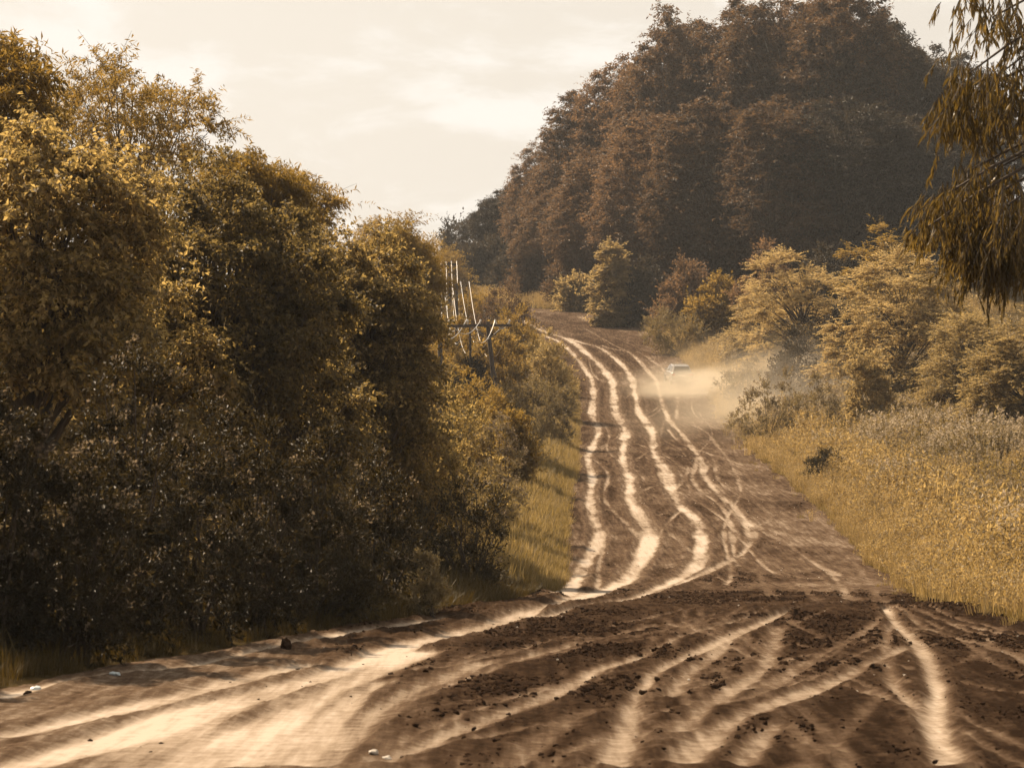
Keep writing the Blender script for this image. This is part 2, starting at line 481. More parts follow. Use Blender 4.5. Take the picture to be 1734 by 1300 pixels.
for pts, w, amt in TR + OLD_T:
    w = w * 0.86
    p = np.array(pts, float) if not isinstance(pts, tuple) else np.array([[0, 0], [1, 1]], float)
    # resample the line smoothly before laying it down
    s = np.concatenate([[0], np.cumsum(np.hypot(*np.diff(p, axis=0).T))])
    q = np.linspace(0, s[-1], max(8, int(s[-1] / 6)))
    px, py = np.interp(q, s, p[:, 0]), np.interp(q, s, p[:, 1])
    if len(q) > 9:
        kk = np.hanning(7); kk /= kk.sum()
        px = np.convolve(np.pad(px, 3, mode='edge'), kk, 'valid'); py = np.convolve(np.pad(py, 3, mode='edge'), kk, 'valid')
    dd = dfromy(py)
    X, Y = (px - CX) * dd / FPX, dd
    if isinstance(pts, tuple): X, Y = pts
    sel = np.where((vy > Y.min() - 2) & (vy < Y.max() + 2) & (vx > X.min() - 2) & (vx < X.max() + 2))[0]
    if len(sel) == 0: continue
    best = np.full(len(sel), 9.0)
    order = np.argsort(Y)
    for i in range(len(X) - 1):
        ax, ay, bx, by = X[i], Y[i], X[i + 1], Y[i + 1]
        lo, hi = min(ay, by) - 1.5, max(ay, by) + 1.5
        s2 = np.where((vy[sel] > lo) & (vy[sel] < hi))[0]
        if len(s2) == 0: continue
        gx, gy = vx[sel[s2]], vy[sel[s2]]
        L2 = (bx - ax) ** 2 + (by - ay) ** 2 + 1e-9
        t = np.clip(((gx - ax) * (bx - ax) + (gy - ay) * (by - ay)) / L2, 0, 1)
        dist = np.hypot(gx - ax - t * (bx - ax), gy - ay - t * (by - ay))
        best[s2] = np.minimum(best[s2], dist)
    e = best + wob[sel] * w
    a = amt * fade[sel] * (1 - smooth01((e - w * 0.08) / (w * 0.80)))
    halo = (0.28 + 0.20 * smooth01((vy[sel] - 50) / 20)) * amt * (1 - smooth01(e / (w * 2.3)))
    track[sel] = np.maximum(track[sel], np.maximum(a, halo))
    berm[sel] = np.maximum(berm[sel], amt * np.exp(-((e - w * 0.82) / (w * 0.20)) ** 2) * (best < 5))
# packed pale sand over the near left of the road, driven smooth
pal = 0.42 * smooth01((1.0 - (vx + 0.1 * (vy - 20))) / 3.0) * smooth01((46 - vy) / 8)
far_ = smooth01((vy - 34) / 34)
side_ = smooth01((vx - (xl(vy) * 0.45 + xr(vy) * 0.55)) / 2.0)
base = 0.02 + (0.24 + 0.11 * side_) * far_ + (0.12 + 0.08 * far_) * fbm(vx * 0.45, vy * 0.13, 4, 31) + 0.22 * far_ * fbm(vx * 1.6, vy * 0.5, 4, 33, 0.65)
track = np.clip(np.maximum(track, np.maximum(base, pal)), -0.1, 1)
edge = np.minimum(vx - np.repeat(XL, nu), np.repeat(XR, nu) - vx)
rough = 1 - smooth01((track - 0.2) / 0.4)
berm = berm * (1 - smooth01((track - 0.3) / 0.3))
z = zroad(vy) - 0.035 * smooth01((track - 0.15) / 0.7)
z = z + rough * (0.022 * fbm(vx * 1.6, vy * 0.9, 3, 41) + 0.040 * np.maximum(fbm(vx * 6, vy * 6, 3, 43, 0.7), -0.1) * (vy < 140))
z = z + 0.040 * berm * (0.55 + 0.9 * np.abs(fbm(vx * 3, vy * 2.2, 3, 49)))
z = z + 0.015 * fbm(vx * 0.4, vy * 0.22, 2, 45)
z = z + 0.016 * fbm(vx * 8, vy * 8, 2, 47) * (vy < 60) * (0.35 + 0.65 * rough)
z = z - 0.35 * smooth01((-edge + 0.02) / 0.5) + 0.03 * smooth01(1 - np.abs(edge - 0.4) / 0.5)
near_crest = 0.05 * np.exp(-((vy - 43) / 3.0) ** 2) * (0.4 + rough)
z = z + near_crest
ii = np.arange(len(vx)).reshape(len(RY), nu)
F = np.stack([ii[:-1, :-1].ravel(), ii[:-1, 1:].ravel(), ii[1:, 1:].ravel(), ii[1:, :-1].ravel()], 1)
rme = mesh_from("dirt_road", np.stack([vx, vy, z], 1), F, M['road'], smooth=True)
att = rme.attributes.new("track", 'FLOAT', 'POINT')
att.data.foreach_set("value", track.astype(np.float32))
road = obj("road", rme)
tag(road, "rutted dirt road of pale wheel tracks and dark soil climbing the hill", "road", kind="structure")
ROADZ = z.reshape(len(RY), nu)
ROADT = track.reshape(len(RY), nu)
ROADE = edge.reshape(len(RY), nu)


# ---------------------------------------------------------------- foliage builders
def rand_dirs(n, up=0.0):
    v = rng.normal(size=(n, 3))
    v[:, 2] += up
    return unit(v)


def leaf_geo(pos, d, nrm, L, W, fold=0.18):
    """folded four-point leaves"""
    n = len(pos)
    L = np.broadcast_to(L, (n,))[:, None]; W = np.broadcast_to(W, (n,))[:, None]
    side = unit(np.cross(d, nrm))
    nn = np.cross(side, d)
    v = np.empty((n, 4, 3), np.float32)
    v[:, 0] = pos
    v[:, 1] = pos + d * L * 0.45 + side * W * 0.5 + nn * W * fold
    v[:, 2] = pos + d * L - nn * L * 0.10
    v[:, 3] = pos + d * L * 0.45 - side * W * 0.5 + nn * W * fold
    b = (np.arange(n) * 4)[:, None]
    f = np.concatenate([b + [0, 1, 2], b + [0, 2, 3]], 0)
    return v.reshape(-1, 3), f


def twig_leaves(start, dirs, lens, k, L, W, spread=0.8, droop=0.35, along=0.5, sag=0.15, t0=0.15, jit=0.3, flat=False):
    T = len(start)
    t = np.linspace(t0, 1.0, k)[None] + rng.uniform(-0.04, 0.04, (T, k))
    pos = start[:, None] + dirs[:, None] * (lens[:, None] * t)[..., None]
    pos[..., 2] -= sag * lens[:, None] * t * t
    if flat:
        perp = unit(np.cross(dirs, np.array([0, 0, 1.0])) + 1e-4)
        sgn = np.where(np.arange(k) % 2 == 0, 1.0, -1.0)
        sd_ = perp[:, None] * sgn[None, :, None] + rng.normal(0, 0.15, (T, k, 3))
    else:
        sd_ = unit(np.cross(dirs[:, None], rng.normal(size=(T, k, 3))))
    d = dirs[:, None] * along + sd_ * spread + rng.normal(0, jit, (T, k, 3)) * 0.6
    d[..., 2] -= droop
    d = unit(d.reshape(-1, 3))
    nrm = rng.normal(0, 0.55, d.shape)
    nrm[:, 2] += 1.0
    n = len(d)
    Ls = L * rng.uniform(0.7, 1.25, n)
    return leaf_geo(pos.reshape(-1, 3), d, nrm, Ls, W * Ls / L)


def tubes(paths, sides=5):
    """paths: list of (points (n,3), radii (n,))"""
    Vs, Fs, o = [], [], 0
    ang = np.linspace(0, 2 * np.pi, sides, endpoint=False)
    for p, r in paths:
        p = np.asarray(p, float); n = len(p)
        tg = unit(np.gradient(p, axis=0))
        ref = np.array([1.0, 0.2, 0.1]) if abs(tg[0, 2]) > 0.7 else np.array([0, 0, 1.0])
        a = unit(np.cross(tg, ref)); b = np.cross(tg, a)
        v = p[:, None] + (a[:, None] * np.cos(ang)[None, :, None] + b[:, None] * np.sin(ang)[None, :, None]) * np.asarray(r)[:, None, None]
        Vs.append(v.reshape(-1, 3))
        i = np.arange(n * sides).reshape(n, sides) + o
        j = np.roll(i, -1, axis=1)
        Fs.append(np.stack([i[:-1].ravel(), j[:-1].ravel(), j[1:].ravel(), i[1:].ravel()], 1))
        o += n * sides
    return np.concatenate(Vs), np.concatenate(Fs)


def bend(p0, p1, mid_off, n=6):
    p0, p1 = np.asarray(p0, float), np.asarray(p1, float)
    m = (p0 + p1) / 2 + np.asarray(mid_off)
    t = np.linspace(0, 1, n)[:, None]
    return (1 - t) ** 2 * p0 + 2 * t * (1 - t) * m + t ** 2 * p1


def clump_centres(n, c, rad, shell=0.45, low=-0.85, mind=0.30):
    """clump centres spread through an uneven ellipsoid"""
    out = []
    ph = rng.uniform(0, 6.28, 6)
    tries = 0
    while len(out) < n and tries < n * 60:
        tries += 1
        v = rng.normal(size=3); v /= np.linalg.norm(v)
        if v[2] < low: continue
        az = math.atan2(v[1], v[0])
        r = shell + (1 - shell) * rng.random() ** 0.6
        r *= 0.88 + 0.13 * math.sin(2 * az + ph[0]) + 0.10 * math.sin(3 * az + ph[1] + 2 * v[2]) + 0.08 * math.sin(5 * v[2] + ph[2])
        p = v * r
        if any((p[0]-q[0])**2 + (p[1]-q[1])**2 + (p[2]-q[2])**2 < mind * mind for q in out):
            if tries < n * 40: continue
        out.append(p)
    return np.array(out) * np.asarray(rad) + np.asarray(c)


def crown(c, rad, n_clump, clump_r, twigs, k, L, W, flat_z=0.75, up=0.25, outward=0.6, low=-0.85, shell=0.45, mind=0.3, floor=None, **kw):
    """leaf geometry of a crown and the clump centres the limbs reach for"""
    cc = clump_centres(n_clump, c, rad, shell, low, mind)
    if floor is not None: cc[:, 2] = np.where(cc[:, 2] < floor, floor + rng.random(len(cc)) * c[2] * 0.8, cc[:, 2])
    st, dr, ln = [], [], []
    for q in cc:
        r = clump_r * rng.uniform(0.65, 1.3)
        nt = int(twigs * rng.uniform(0.7, 1.3))
        d = rng.normal(size=(nt, 3))
        o = (q - c) / np.asarray(rad)
        d += outward * o / (np.linalg.norm(o) + 1e-6)
        d[:, 2] += up
        d = unit(d)
        d[:, 2] *= flat_z
        st.append(q + d * r * 0.15 + rng.normal(0, r * 0.12, (nt, 3)))
        dr.append(unit(d))
        ln.append(r * rng.uniform(0.6, 1.15, nt) * np.where(rng.random(nt) < 0.07, rng.uniform(1.3, 2.0, nt), 1.0))
    st, dr, ln = np.concatenate(st), np.concatenate(dr), np.concatenate(ln)
    V, F = twig_leaves(st, dr, ln, k, L, W, **kw)
    return V, F, cc, (st, dr, ln)


def limbs(base, top, r0, cc, rng_amt=0.4, lean=0.0, every=1, fork=0.35, twigset=None, tw_every=0, tw_r=0.008):
    """trunk and limbs reaching the clumps"""
    base, top = np.asarray(base, float), np.asarray(top, float)
    H = top[2] - base[2]
    tr = bend(base, top, (rng.normal(0, 0.05) * H, rng.normal(0, 0.05) * H, 0), 10)
    rr = r0 * (1 - 0.85 * np.linspace(0, 1, 10) ** 1.1)
    rr[0] *= 1.35
    paths = [(tr, rr)]
    for q in cc[::every]:
        t = np.clip((q[2] - base[2]) / H * 0.75 - 0.12 + rng.uniform(-0.1, 0.1), fork * 0.6, 0.93)
        i = t * 9
        a = tr[int(i)] + (tr[min(9, int(i) + 1)] - tr[int(i)]) * (i - int(i))
        ln = np.linalg.norm(q - a)
        p = bend(a, q, (rng.normal(0, 0.08) * ln, rng.normal(0, 0.08) * ln, 0.12 * ln), 6)
        ra = min(r0 * 0.5 * (1 - 0.7 * t), 0.02 + ln * 0.02)
        paths.append((p, np.linspace(ra, ra * 0.18, 6)))
    return tubes(paths, 6)


def twig_tubes(tw, every, r):
    st, dr, ln = tw
    s = slice(None, None, every)
    paths = []
    for a, d, l_ in zip(st[s], dr[s], ln[s]):
        e = a + d * l_; e = e - np.array([0, 0, 0.12 * l_])
        paths.append((np.stack([a, (a + e) / 2 + [0, 0, 0.03 * l_], e]), np.array([r, r * 0.75, r * 0.4])))
    return tubes(paths, 3)


def tree_things(name, loc, trunk_me, crown_me, label, cat, group=None, rz=0.0, scale=(1, 1, 1), twig_me=None, crown_name="crown", trunk_name="trunk"):
    e = empty(name, loc, rz)
    e.scale = scale
    tag(e, label, cat, group)
    obj(trunk_name, trunk_me, e)
    c = obj(crown_name, crown_me, e)
    if twig_me: tag(obj("twigs", twig_me, c), kind="stuff")
    return e


GROUPS = {'broadleaf_tree': 'big-leaved trees left of the road', 'feathery_tree': 'feathery trees behind the left-hand thicket', 'acacia_tree': 'acacias right of the road',
          'leafy_bush': 'leafy bushes on both sides of the road', 'pale_bush': 'pale bushes on both sides of the road', 'dark_bush': 'dark bushes beside the road'}


def build_tree(name, label, px, py, d, rx, ry, style, cat="tree", group=None, n_clump=60, clump_r=0.55, twigs=34, k=13, depth=1.0, trunk_r=0.14, base_dx=0.0, mat='broad', low=-0.8, tw_every=0, **kw):
    """a tree whose crown is centred on a photo pixel at distance d (radii in photo pixels there)"""
    c = P(px, py, d)
    rw = np.array([rx * d / FPX, rx * d / FPX * depth, ry * d / FPX])
    bx = c[0] + base_dx
    b = np.array([bx, d, float(gz(bx, d)) - 0.05])
    cl = c - b
    fl = None
    if low <= -1.0:                                    # crown hangs to the ground
        top_ = cl[2] + rw[2]; rw[2] = top_ * 0.62; cl[2] = top_ * 0.38; fl = 0.25; low = -0.8
    V, F, cc, tw = crown(cl, rw, n_clump, clump_r, twigs, k, low=low, floor=fl, **{**STY[style], **kw})
    cm = mesh_from("crown", V, F, M[mat])
    top = cl + np.array([0, 0, rw[2] * 0.55])
    tv, tf = limbs((0, 0, 0), top, trunk_r, cc)
    tm = mesh_from("trunk", tv, tf, M['bark'], smooth=True)
    twm = None
    if tw_every:
        a, f = twig_tubes(tw, tw_every, 0.008 if d < 90 else 0.014)
        twm = mesh_from("twigs", a, f, M['twig'])
    return tree_things(name, b, tm, cm, label, cat, group or GROUPS.get(name), twig_me=twm)


STY = {
    'broad': dict(L=0.10, W=0.060, spread=0.75, droop=0.40, along=0.45, sag=0.30, flat_z=0.5, up=0.2, mind=0.27, outward=0.9),
    'feather': dict(L=0.17, W=0.040, spread=0.8, droop=0.30, along=0.5, sag=0.25, flat_z=0.6, up=0.3, outward=0.7),
    'acacia': dict(L=0.17, W=0.052, spread=0.9, droop=0.12, along=0.6, sag=0.18, flat_z=0.34, up=0.3, outward=1.3, flat=True, mind=0.28),
    'euc': dict(L=0.33, W=0.13, spread=0.7, droop=0.35, along=0.5, sag=0.15, flat_z=1.0, up=0.25, outward=0.8),
    'shrub': dict(L=0.07, W=0.030, spread=0.7, droop=-0.1, along=0.8, sag=0.03, flat_z=1.0, up=0.9, outward=0.5),
}

# ---------------------------------------------------------------- trees on the left of the road
build_tree("broadleaf_tree", "big-leaved tree at the left edge, dark below with sunlit leaves above the road", 70, 470, 43, 215, 250, 'broad', n_clump=120, clump_r=0.58, twigs=40, k=13, trunk_r=0.16, tw_every=9)
build_tree("broadleaf_tree", "widest big-leaved tree in the middle of the left-hand thicket", 375, 520, 53, 225, 245, 'broad', n_clump=140, clump_r=0.62, twigs=40, k=13, trunk_r=0.18, tw_every=9)
build_tree("broadleaf_tree", "golden sunlit big-leaved tree leaning out toward the utility poles", 606, 612, 64, 130, 226, 'broad', n_clump=130, clump_r=0.58, twigs=40, k=13, trunk_r=0.17, tw_every=9)
build_tree("broadleaf_tree", "dark-leaved low tree beneath the sunlit foliage left of the road", 500, 720, 56, 150, 190, 'broad', n_clump=70, clump_r=0.5, twigs=32, k=13, trunk_r=0.12)
build_tree("broadleaf_tree", "dark low tree filling the shade between the two left-hand big-leaved trees", 215, 640, 49, 150, 200, 'broad', n_clump=75, clump_r=0.55, twigs=40, k=13, trunk_r=0.12, low=-1)
build_tree("broadleaf_tree", "big-leaved tree filling the slope between the widest tree and the golden one", 495, 560, 60, 110, 215, 'broad', n_clump=95, clump_r=0.58, twigs=38, k=13, trunk_r=0.14, low=-1)
build_tree("broadleaf_tree", "low big-leaved tree under the golden one, right above the road", 655, 760, 67, 95, 140, 'broad', n_clump=70, clump_r=0.5, twigs=36, k=13, trunk_r=0.10, low=-1)
build_tree("feathery_tree", "airy feathery tree with sky showing through, rising above the left-hand thicket", 225, 235, 78, 165, 130, 'feather', mat='feather', n_clump=46, clump_r=0.85, twigs=17, k=22, trunk_r=0.14, tw_every=2, low=-0.6, mind=0.34, shell=0.35)
build_tree("feathery_tree", "feathery tree cut by the top left corner, one long branch reaching right", -30, 190, 50, 120, 150, 'feather', mat='feather', n_clump=42, clump_r=0.6, twigs=18, k=22, trunk_r=0.12, tw_every=3, mind=0.34)
build_tree("feathery_tree", "feathery tree closing the slope between the golden tree and the overhead wires", 682, 478, 122, 66, 92, 'feather', mat='feather', n_clump=70, clump_r=0.75, twigs=28, k=22, trunk_r=0.13, low=-0.9)
build_tree("feathery_tree", "feathery tree rising over the middle of the sloping thicket", 430, 350, 72, 95, 85, 'feather', mat='feather', n_clump=55, clump_r=0.6, twigs=22, k=22, trunk_r=0.12, tw_every=4)
build_tree("feathery_tree", "small feathery tree peeking over the slope of sunlit leaves", 480, 385, 86, 85, 90, 'feather', mat='feather', n_clump=34, clump_r=0.75, twigs=24, k=24, trunk_r=0.12, tw_every=3)
build_tree("feathery_tree", "fine feathery tree under open sky left of the far dark woods", 650, 478, 150, 82, 100, 'feather', mat='feather', n_clump=90, clump_r=1.0, twigs=30, k=26, trunk_r=0.18, L=0.2, W=0.05)
build_tree("feathery_tree", "far feathery tree beside the gap of sky above the overhead wires", 740, 490, 280, 50, 80, 'feather', mat='feather', n_clump=60, clump_r=1.5, twigs=28, k=24, trunk_r=0.16, L=0.24, W=0.06)

build_tree("broadleaf_tree", "big-leaved tree just outside the left edge that shades the bank", -330, 560, 36, 200, 300, 'broad', n_clump=90, clump_r=0.5, twigs=28, k=12, trunk_r=0.16)
build_tree("broadleaf_tree", "nearest big-leaved tree outside the left edge", -620, 560, 27, 250, 330, 'broad', n_clump=80, clump_r=0.45, twigs=28, k=12, trunk_r=0.16)
build_tree("broadleaf_tree", "big-leaved tree behind the left edge of the thicket", -140, 420, 52, 200, 260, 'broad', n_clump=80, clump_r=0.55, twigs=28, k=12, trunk_r=0.16)

# ---------------------------------------------------------------- eucalyptus wood on the right
EUC = []
for i in range(4):
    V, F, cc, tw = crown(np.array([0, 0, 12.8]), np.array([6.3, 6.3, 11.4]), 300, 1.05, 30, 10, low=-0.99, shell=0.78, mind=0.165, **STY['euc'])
    cm = mesh_from("crown", V, F, M['euc_shaded'] if i == 3 else M['euc'])
    tv, tf = limbs((0, 0, 0), (0.3, 0.2, 21), 0.42, cc, every=2, fork=0.3)
    EUC.append((mesh_from("trunk", tv, tf, M['bark_pale'], smooth=True), cm))

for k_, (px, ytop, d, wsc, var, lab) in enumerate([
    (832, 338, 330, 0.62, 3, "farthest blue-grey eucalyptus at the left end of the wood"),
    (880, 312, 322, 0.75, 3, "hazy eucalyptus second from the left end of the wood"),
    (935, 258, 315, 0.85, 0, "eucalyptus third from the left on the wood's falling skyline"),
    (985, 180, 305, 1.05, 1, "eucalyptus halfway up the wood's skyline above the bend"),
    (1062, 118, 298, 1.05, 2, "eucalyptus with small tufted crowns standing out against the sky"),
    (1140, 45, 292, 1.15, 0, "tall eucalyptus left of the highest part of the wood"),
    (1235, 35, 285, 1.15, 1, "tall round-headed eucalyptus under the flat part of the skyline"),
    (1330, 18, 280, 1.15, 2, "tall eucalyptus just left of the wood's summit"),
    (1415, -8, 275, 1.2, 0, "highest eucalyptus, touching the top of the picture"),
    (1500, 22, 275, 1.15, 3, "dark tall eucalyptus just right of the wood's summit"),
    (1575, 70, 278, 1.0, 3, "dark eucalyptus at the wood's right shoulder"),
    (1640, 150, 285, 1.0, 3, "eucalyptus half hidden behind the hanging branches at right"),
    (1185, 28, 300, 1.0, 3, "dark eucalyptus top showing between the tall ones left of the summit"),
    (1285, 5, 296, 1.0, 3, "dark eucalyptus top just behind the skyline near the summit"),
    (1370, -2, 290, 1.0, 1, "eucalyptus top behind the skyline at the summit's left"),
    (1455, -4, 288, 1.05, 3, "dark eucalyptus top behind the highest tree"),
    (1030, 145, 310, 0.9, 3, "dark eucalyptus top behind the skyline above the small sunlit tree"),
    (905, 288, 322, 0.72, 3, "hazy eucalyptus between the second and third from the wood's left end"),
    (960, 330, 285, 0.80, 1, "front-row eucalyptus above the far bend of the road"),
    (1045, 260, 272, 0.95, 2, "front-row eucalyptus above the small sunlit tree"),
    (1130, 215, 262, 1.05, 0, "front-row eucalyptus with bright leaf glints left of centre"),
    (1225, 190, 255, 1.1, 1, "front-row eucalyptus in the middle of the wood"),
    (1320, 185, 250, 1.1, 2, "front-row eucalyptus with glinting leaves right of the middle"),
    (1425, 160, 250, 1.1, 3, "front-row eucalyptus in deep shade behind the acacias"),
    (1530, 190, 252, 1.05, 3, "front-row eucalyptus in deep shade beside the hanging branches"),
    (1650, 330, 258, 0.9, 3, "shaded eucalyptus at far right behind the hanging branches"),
]):
    X = (px - CX) * d / FPX
    b = float(gz(X, d)) - 0.1
    zt = CAMZ + (HY - ytop) * d / FPX
    sz = (zt - b) / 24.6
    e = tree_things("eucalyptus_tree", (X, d, b), *EUC[var], lab, "tree", "eucalyptus trees of the wood", rz=k_ * 2.399, scale=(wsc, wsc, sz))

# ---------------------------------------------------------------- small trees and bushes on the right
build_tree("acacia_tree", "small sunlit tree in front of the wood near the bend, shaded on its right", 1035, 480, 245, 34, 66, 'acacia', mat='acacia', n_clump=60, clump_r=0.8, twigs=34, k=14, trunk_r=0.2, L=0.26, W=0.13, low=-1, flat_z=0.6)
build_tree("acacia_tree", "bushy acacia with a dark hollow below, left of the layered acacia", 1350, 520, 182, 88, 98, 'acacia', mat='acacia', n_clump=95, clump_r=1.0, twigs=28, k=16, trunk_r=0.2, L=0.2, W=0.06, low=-1.0)
build_tree("acacia_tree", "dusty acacia behind the pale bushes, left of the dark hollow", 1285, 565, 200, 52, 74, 'acacia', mat='acacia', n_clump=60, clump_r=0.9, twigs=28, k=16, trunk_r=0.18, L=0.2, W=0.06, low=-1.0)
build_tree("acacia_tree", "layered golden acacia with spreading tiers right of the dark hollow", 1530, 580, 155, 112, 135, 'acacia', mat='acacia', n_clump=105, clump_r=1.1, twigs=40, k=18, L=0.2, W=0.062, trunk_r=0.2, tw_every=12, low=-1.0)
build_tree("acacia_tree", "acacia below the hanging branches at the right", 1630, 615, 142, 72, 92, 'acacia', mat='acacia', n_clump=80, clump_r=0.85, twigs=30, k=18, trunk_r=0.16, low=-1.0)
build_tree("acacia_tree", "golden acacia cut by the right edge of the picture", 1742, 645, 120, 100, 118, 'acacia', mat='acacia', n_clump=110, clump_r=0.85, twigs=30, k=18, trunk_r=0.16, tw_every=9, low=-1.0)
build_tree("acacia_tree", "dim acacia in the shade between the wood and the layered acacia", 1500, 440, 190, 80, 55, 'acacia', mat='feather', n_clump=55, clump_r=1.0, twigs=26, k=14, trunk_r=0.18, L=0.22, W=0.07, low=-1.0)


# ---------------------------------------------------------------- shrubs
def build_shrub(name, label, px, py, d, rx, ry, mat='shrub', flowers=0.0, n_clump=30, clump_r=0.3, twigs=26, k=10, group=None, **kw):
    c = P(px, py, d)
    rw = np.array([rx * d / FPX, rx * d / FPX * 0.9, ry * d / FPX])
    b = np.array([c[0], d, float(gz(c[0], d)) - 0.03])
    cl = c - b
    top = cl[2] + rw[2]                                # foliage reaches the ground, widest low down
    rw[2] = top * 0.66; cl = np.array([0, 0, top * 0.34])
    V, F, cc, tw = crown(cl, rw, n_clump, clump_r, twigs, k, low=-0.95, shell=0.35, floor=0.12, **{**STY['shrub'], **kw})
    mi = np.zeros(len(F), np.int32)
    if flowers > 0:
        st, dr, ln = tw
        s = rng.random(len(st)) < flowers * np.clip((st[:, 2] - cl[2]) / rw[2] + 0.6, 0.1, 1.4)
        tip = st[s] + dr[s] * ln[s, None]
        m = 9
        pos = np.repeat(tip, m, 0) + rng.normal(0, 0.035, (len(tip) * m, 3))
        dd = rand_dirs(len(pos), 0.6)
        lf = 0.05 if d < 60 else 0.075
        fv, ff = leaf_geo(pos, dd, rng.normal(size=pos.shape), lf * rng.uniform(0.6, 1.2, len(pos)), lf * 0.7)
        F = np.concatenate([F, ff + len(V)]); V = np.concatenate([V, fv])
        mi = np.concatenate([mi, np.ones(len(ff), np.int32)])
    cm = mesh_from("foliage", V, F, mi=mi, mats=[M[mat], M['fluff']])
    paths = []
    for q in cc[::2]:
        paths.append((bend((rng.normal(0, 0.08), rng.normal(0, 0.08), 0), q, (q[0] * 0.1, q[1] * 0.1, q[2] * 0.1), 5), np.linspace(0.022, 0.006, 5)))
    tv, tf = tubes(paths, 4)
    tm = mesh_from("stem", tv, tf, M['twig'])
    return tree_things(name, b, tm, cm, label, "shrub", group or GROUPS.get(name), crown_name="foliage", trunk_name="stem")


SH = "flowering shrubs in the shade of the left-hand thicket"
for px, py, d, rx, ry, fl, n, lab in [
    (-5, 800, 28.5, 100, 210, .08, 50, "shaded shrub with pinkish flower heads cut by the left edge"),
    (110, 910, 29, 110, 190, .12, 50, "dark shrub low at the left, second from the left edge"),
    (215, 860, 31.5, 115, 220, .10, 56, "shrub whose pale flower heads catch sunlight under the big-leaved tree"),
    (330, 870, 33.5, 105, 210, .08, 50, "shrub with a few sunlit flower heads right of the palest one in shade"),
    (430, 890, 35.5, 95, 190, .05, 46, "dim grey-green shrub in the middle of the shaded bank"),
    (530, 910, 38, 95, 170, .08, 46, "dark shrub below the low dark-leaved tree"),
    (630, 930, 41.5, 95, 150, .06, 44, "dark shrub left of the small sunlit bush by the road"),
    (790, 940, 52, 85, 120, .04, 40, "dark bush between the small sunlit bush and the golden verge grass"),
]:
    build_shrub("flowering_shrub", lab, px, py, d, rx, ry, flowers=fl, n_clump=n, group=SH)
build_shrub("small_bush", "small sunlit bush standing out from the dark bank left of the road", 722, 968, 40.5, 30, 38, mat='shrub_pale', n_clump=16, clump_r=0.16, twigs=22, k=9, L=0.055)
build_shrub("leafy_bush", "dark bush with lit leaf edges below the golden big-leaved tree", 700, 800, 66, 90, 110, mat='broad', n_clump=44, clump_r=0.4, L=0.09, W=0.05)
build_shrub("leafy_bush", "dark bush right of the golden big-leaved tree, left of the pale rounded bush", 775, 790, 74, 65, 130, mat='broad', n_clump=44, clump_r=0.45, L=0.09, W=0.05)
build_shrub("leafy_bush", "bush around the foot of the left-hand utility pole", 705, 665, 152, 55, 75, mat='feather', n_clump=55, clump_r=0.6, L=0.13, W=0.05)
build_shrub("leafy_bush", "bush below the leaning utility pole", 800, 700, 112, 55, 70, mat='feather', n_clump=40, clump_r=0.55, L=0.13, W=0.05)
for px, py, d, rx, ry, mat, lab in [
    (765, 590, 168, 60, 60, 'feather', "golden bush behind the upright utility pole"),
    (842, 612, 166, 50, 56, 'feather', "golden bush behind the leaning utility pole"),
    (690, 560, 160, 50, 70, 'feather', "tall bush left of the upright utility pole"),
    (800, 655, 146, 45, 50, 'euc_shaded', "dark bush in the hollow between the utility poles"),
    (760, 735, 100, 60, 75, 'broad', "dark bush below the upright utility pole"),
    (835, 705, 124, 50, 55, 'feather', "golden bush in front of the leaning utility pole's foot"),
    (875, 735, 104, 36, 52, 'feather', "golden bush above the pale rounded bush"),
]:
    sc_ = d / 100.0
    build_shrub("leafy_bush", lab, px, py, d, rx, ry, mat=mat, n_clump=50, clump_r=0.38 * sc_, twigs=32, L=0.10 * sc_, W=0.050 * sc_)
build_shrub("pale_bush", "pale rounded bush left of the road above the golden grass", 845, 775, 84, 42, 62, mat='shrub_pale', flowers=.35, n_clump=34, clump_r=0.32)
build_shrub("pale_bush", "pale bush beside the foot of the leaning utility pole", 893, 675, 120, 48, 58, mat='shrub_pale', flowers=.3, n_clump=40, clump_r=0.45, L=0.10, W=0.045)
build_shrub("pale_bush", "pale bush leaning over the left road edge below the power lines", 940, 690, 138, 36, 48, mat='shrub_pale', flowers=.1, n_clump=32, clump_r=0.45, L=0.11, W=0.05)
build_shrub("leafy_bush", "golden bush at the left road edge below the far bend", 930, 625, 162, 44, 52, mat='acacia', n_clump=40, clump_r=0.6, L=0.16, W=0.06)
build_shrub("leafy_bush", "bush behind the power lines below the far bend", 880, 585, 185, 48, 52, mat='feather', n_clump=40, clump_r=0.7, L=0.17, W=0.07)
build_shrub("dark_bush", "dark brown bush on the skyline of the road's far bend", 848, 522, 215, 48, 48, mat='euc', n_clump=40, clump_r=0.8, L=0.2, W=0.08)
build_shrub("leafy_bush", "golden bush among the wires right of the utility poles", 800, 548, 222, 40, 56, mat='feather', n_clump=40, clump_r=0.8, L=0.2, W=0.08)
build_shrub("pale_bush", "pale dusty bush right of the car", 1265, 640, 172, 50, 38, mat='shrub_pale', flowers=.5, n_clump=34, clump_r=0.5, L=0.11, W=0.05)
build_shrub("pale_bush", "pale flowering bush at the lower right of the dust cloud", 1300, 690, 140, 62, 45, mat='shrub_pale', flowers=.5, n_clump=40, clump_r=0.45, L=0.10, W=0.045)
build_shrub("pale_bush", "pale flowering bush in front of the dark hollow", 1380, 670, 138, 52, 42, mat='shrub_pale', flowers=.4, n_clump=36, clump_r=0.45, L=0.10, W=0.045)
build_shrub("dark_bush", "small dark bush in the meadow close to the right road edge", 1395, 790, 111, 36, 36, mat='shrub', n_clump=30, clump_r=0.22, L=0.08)
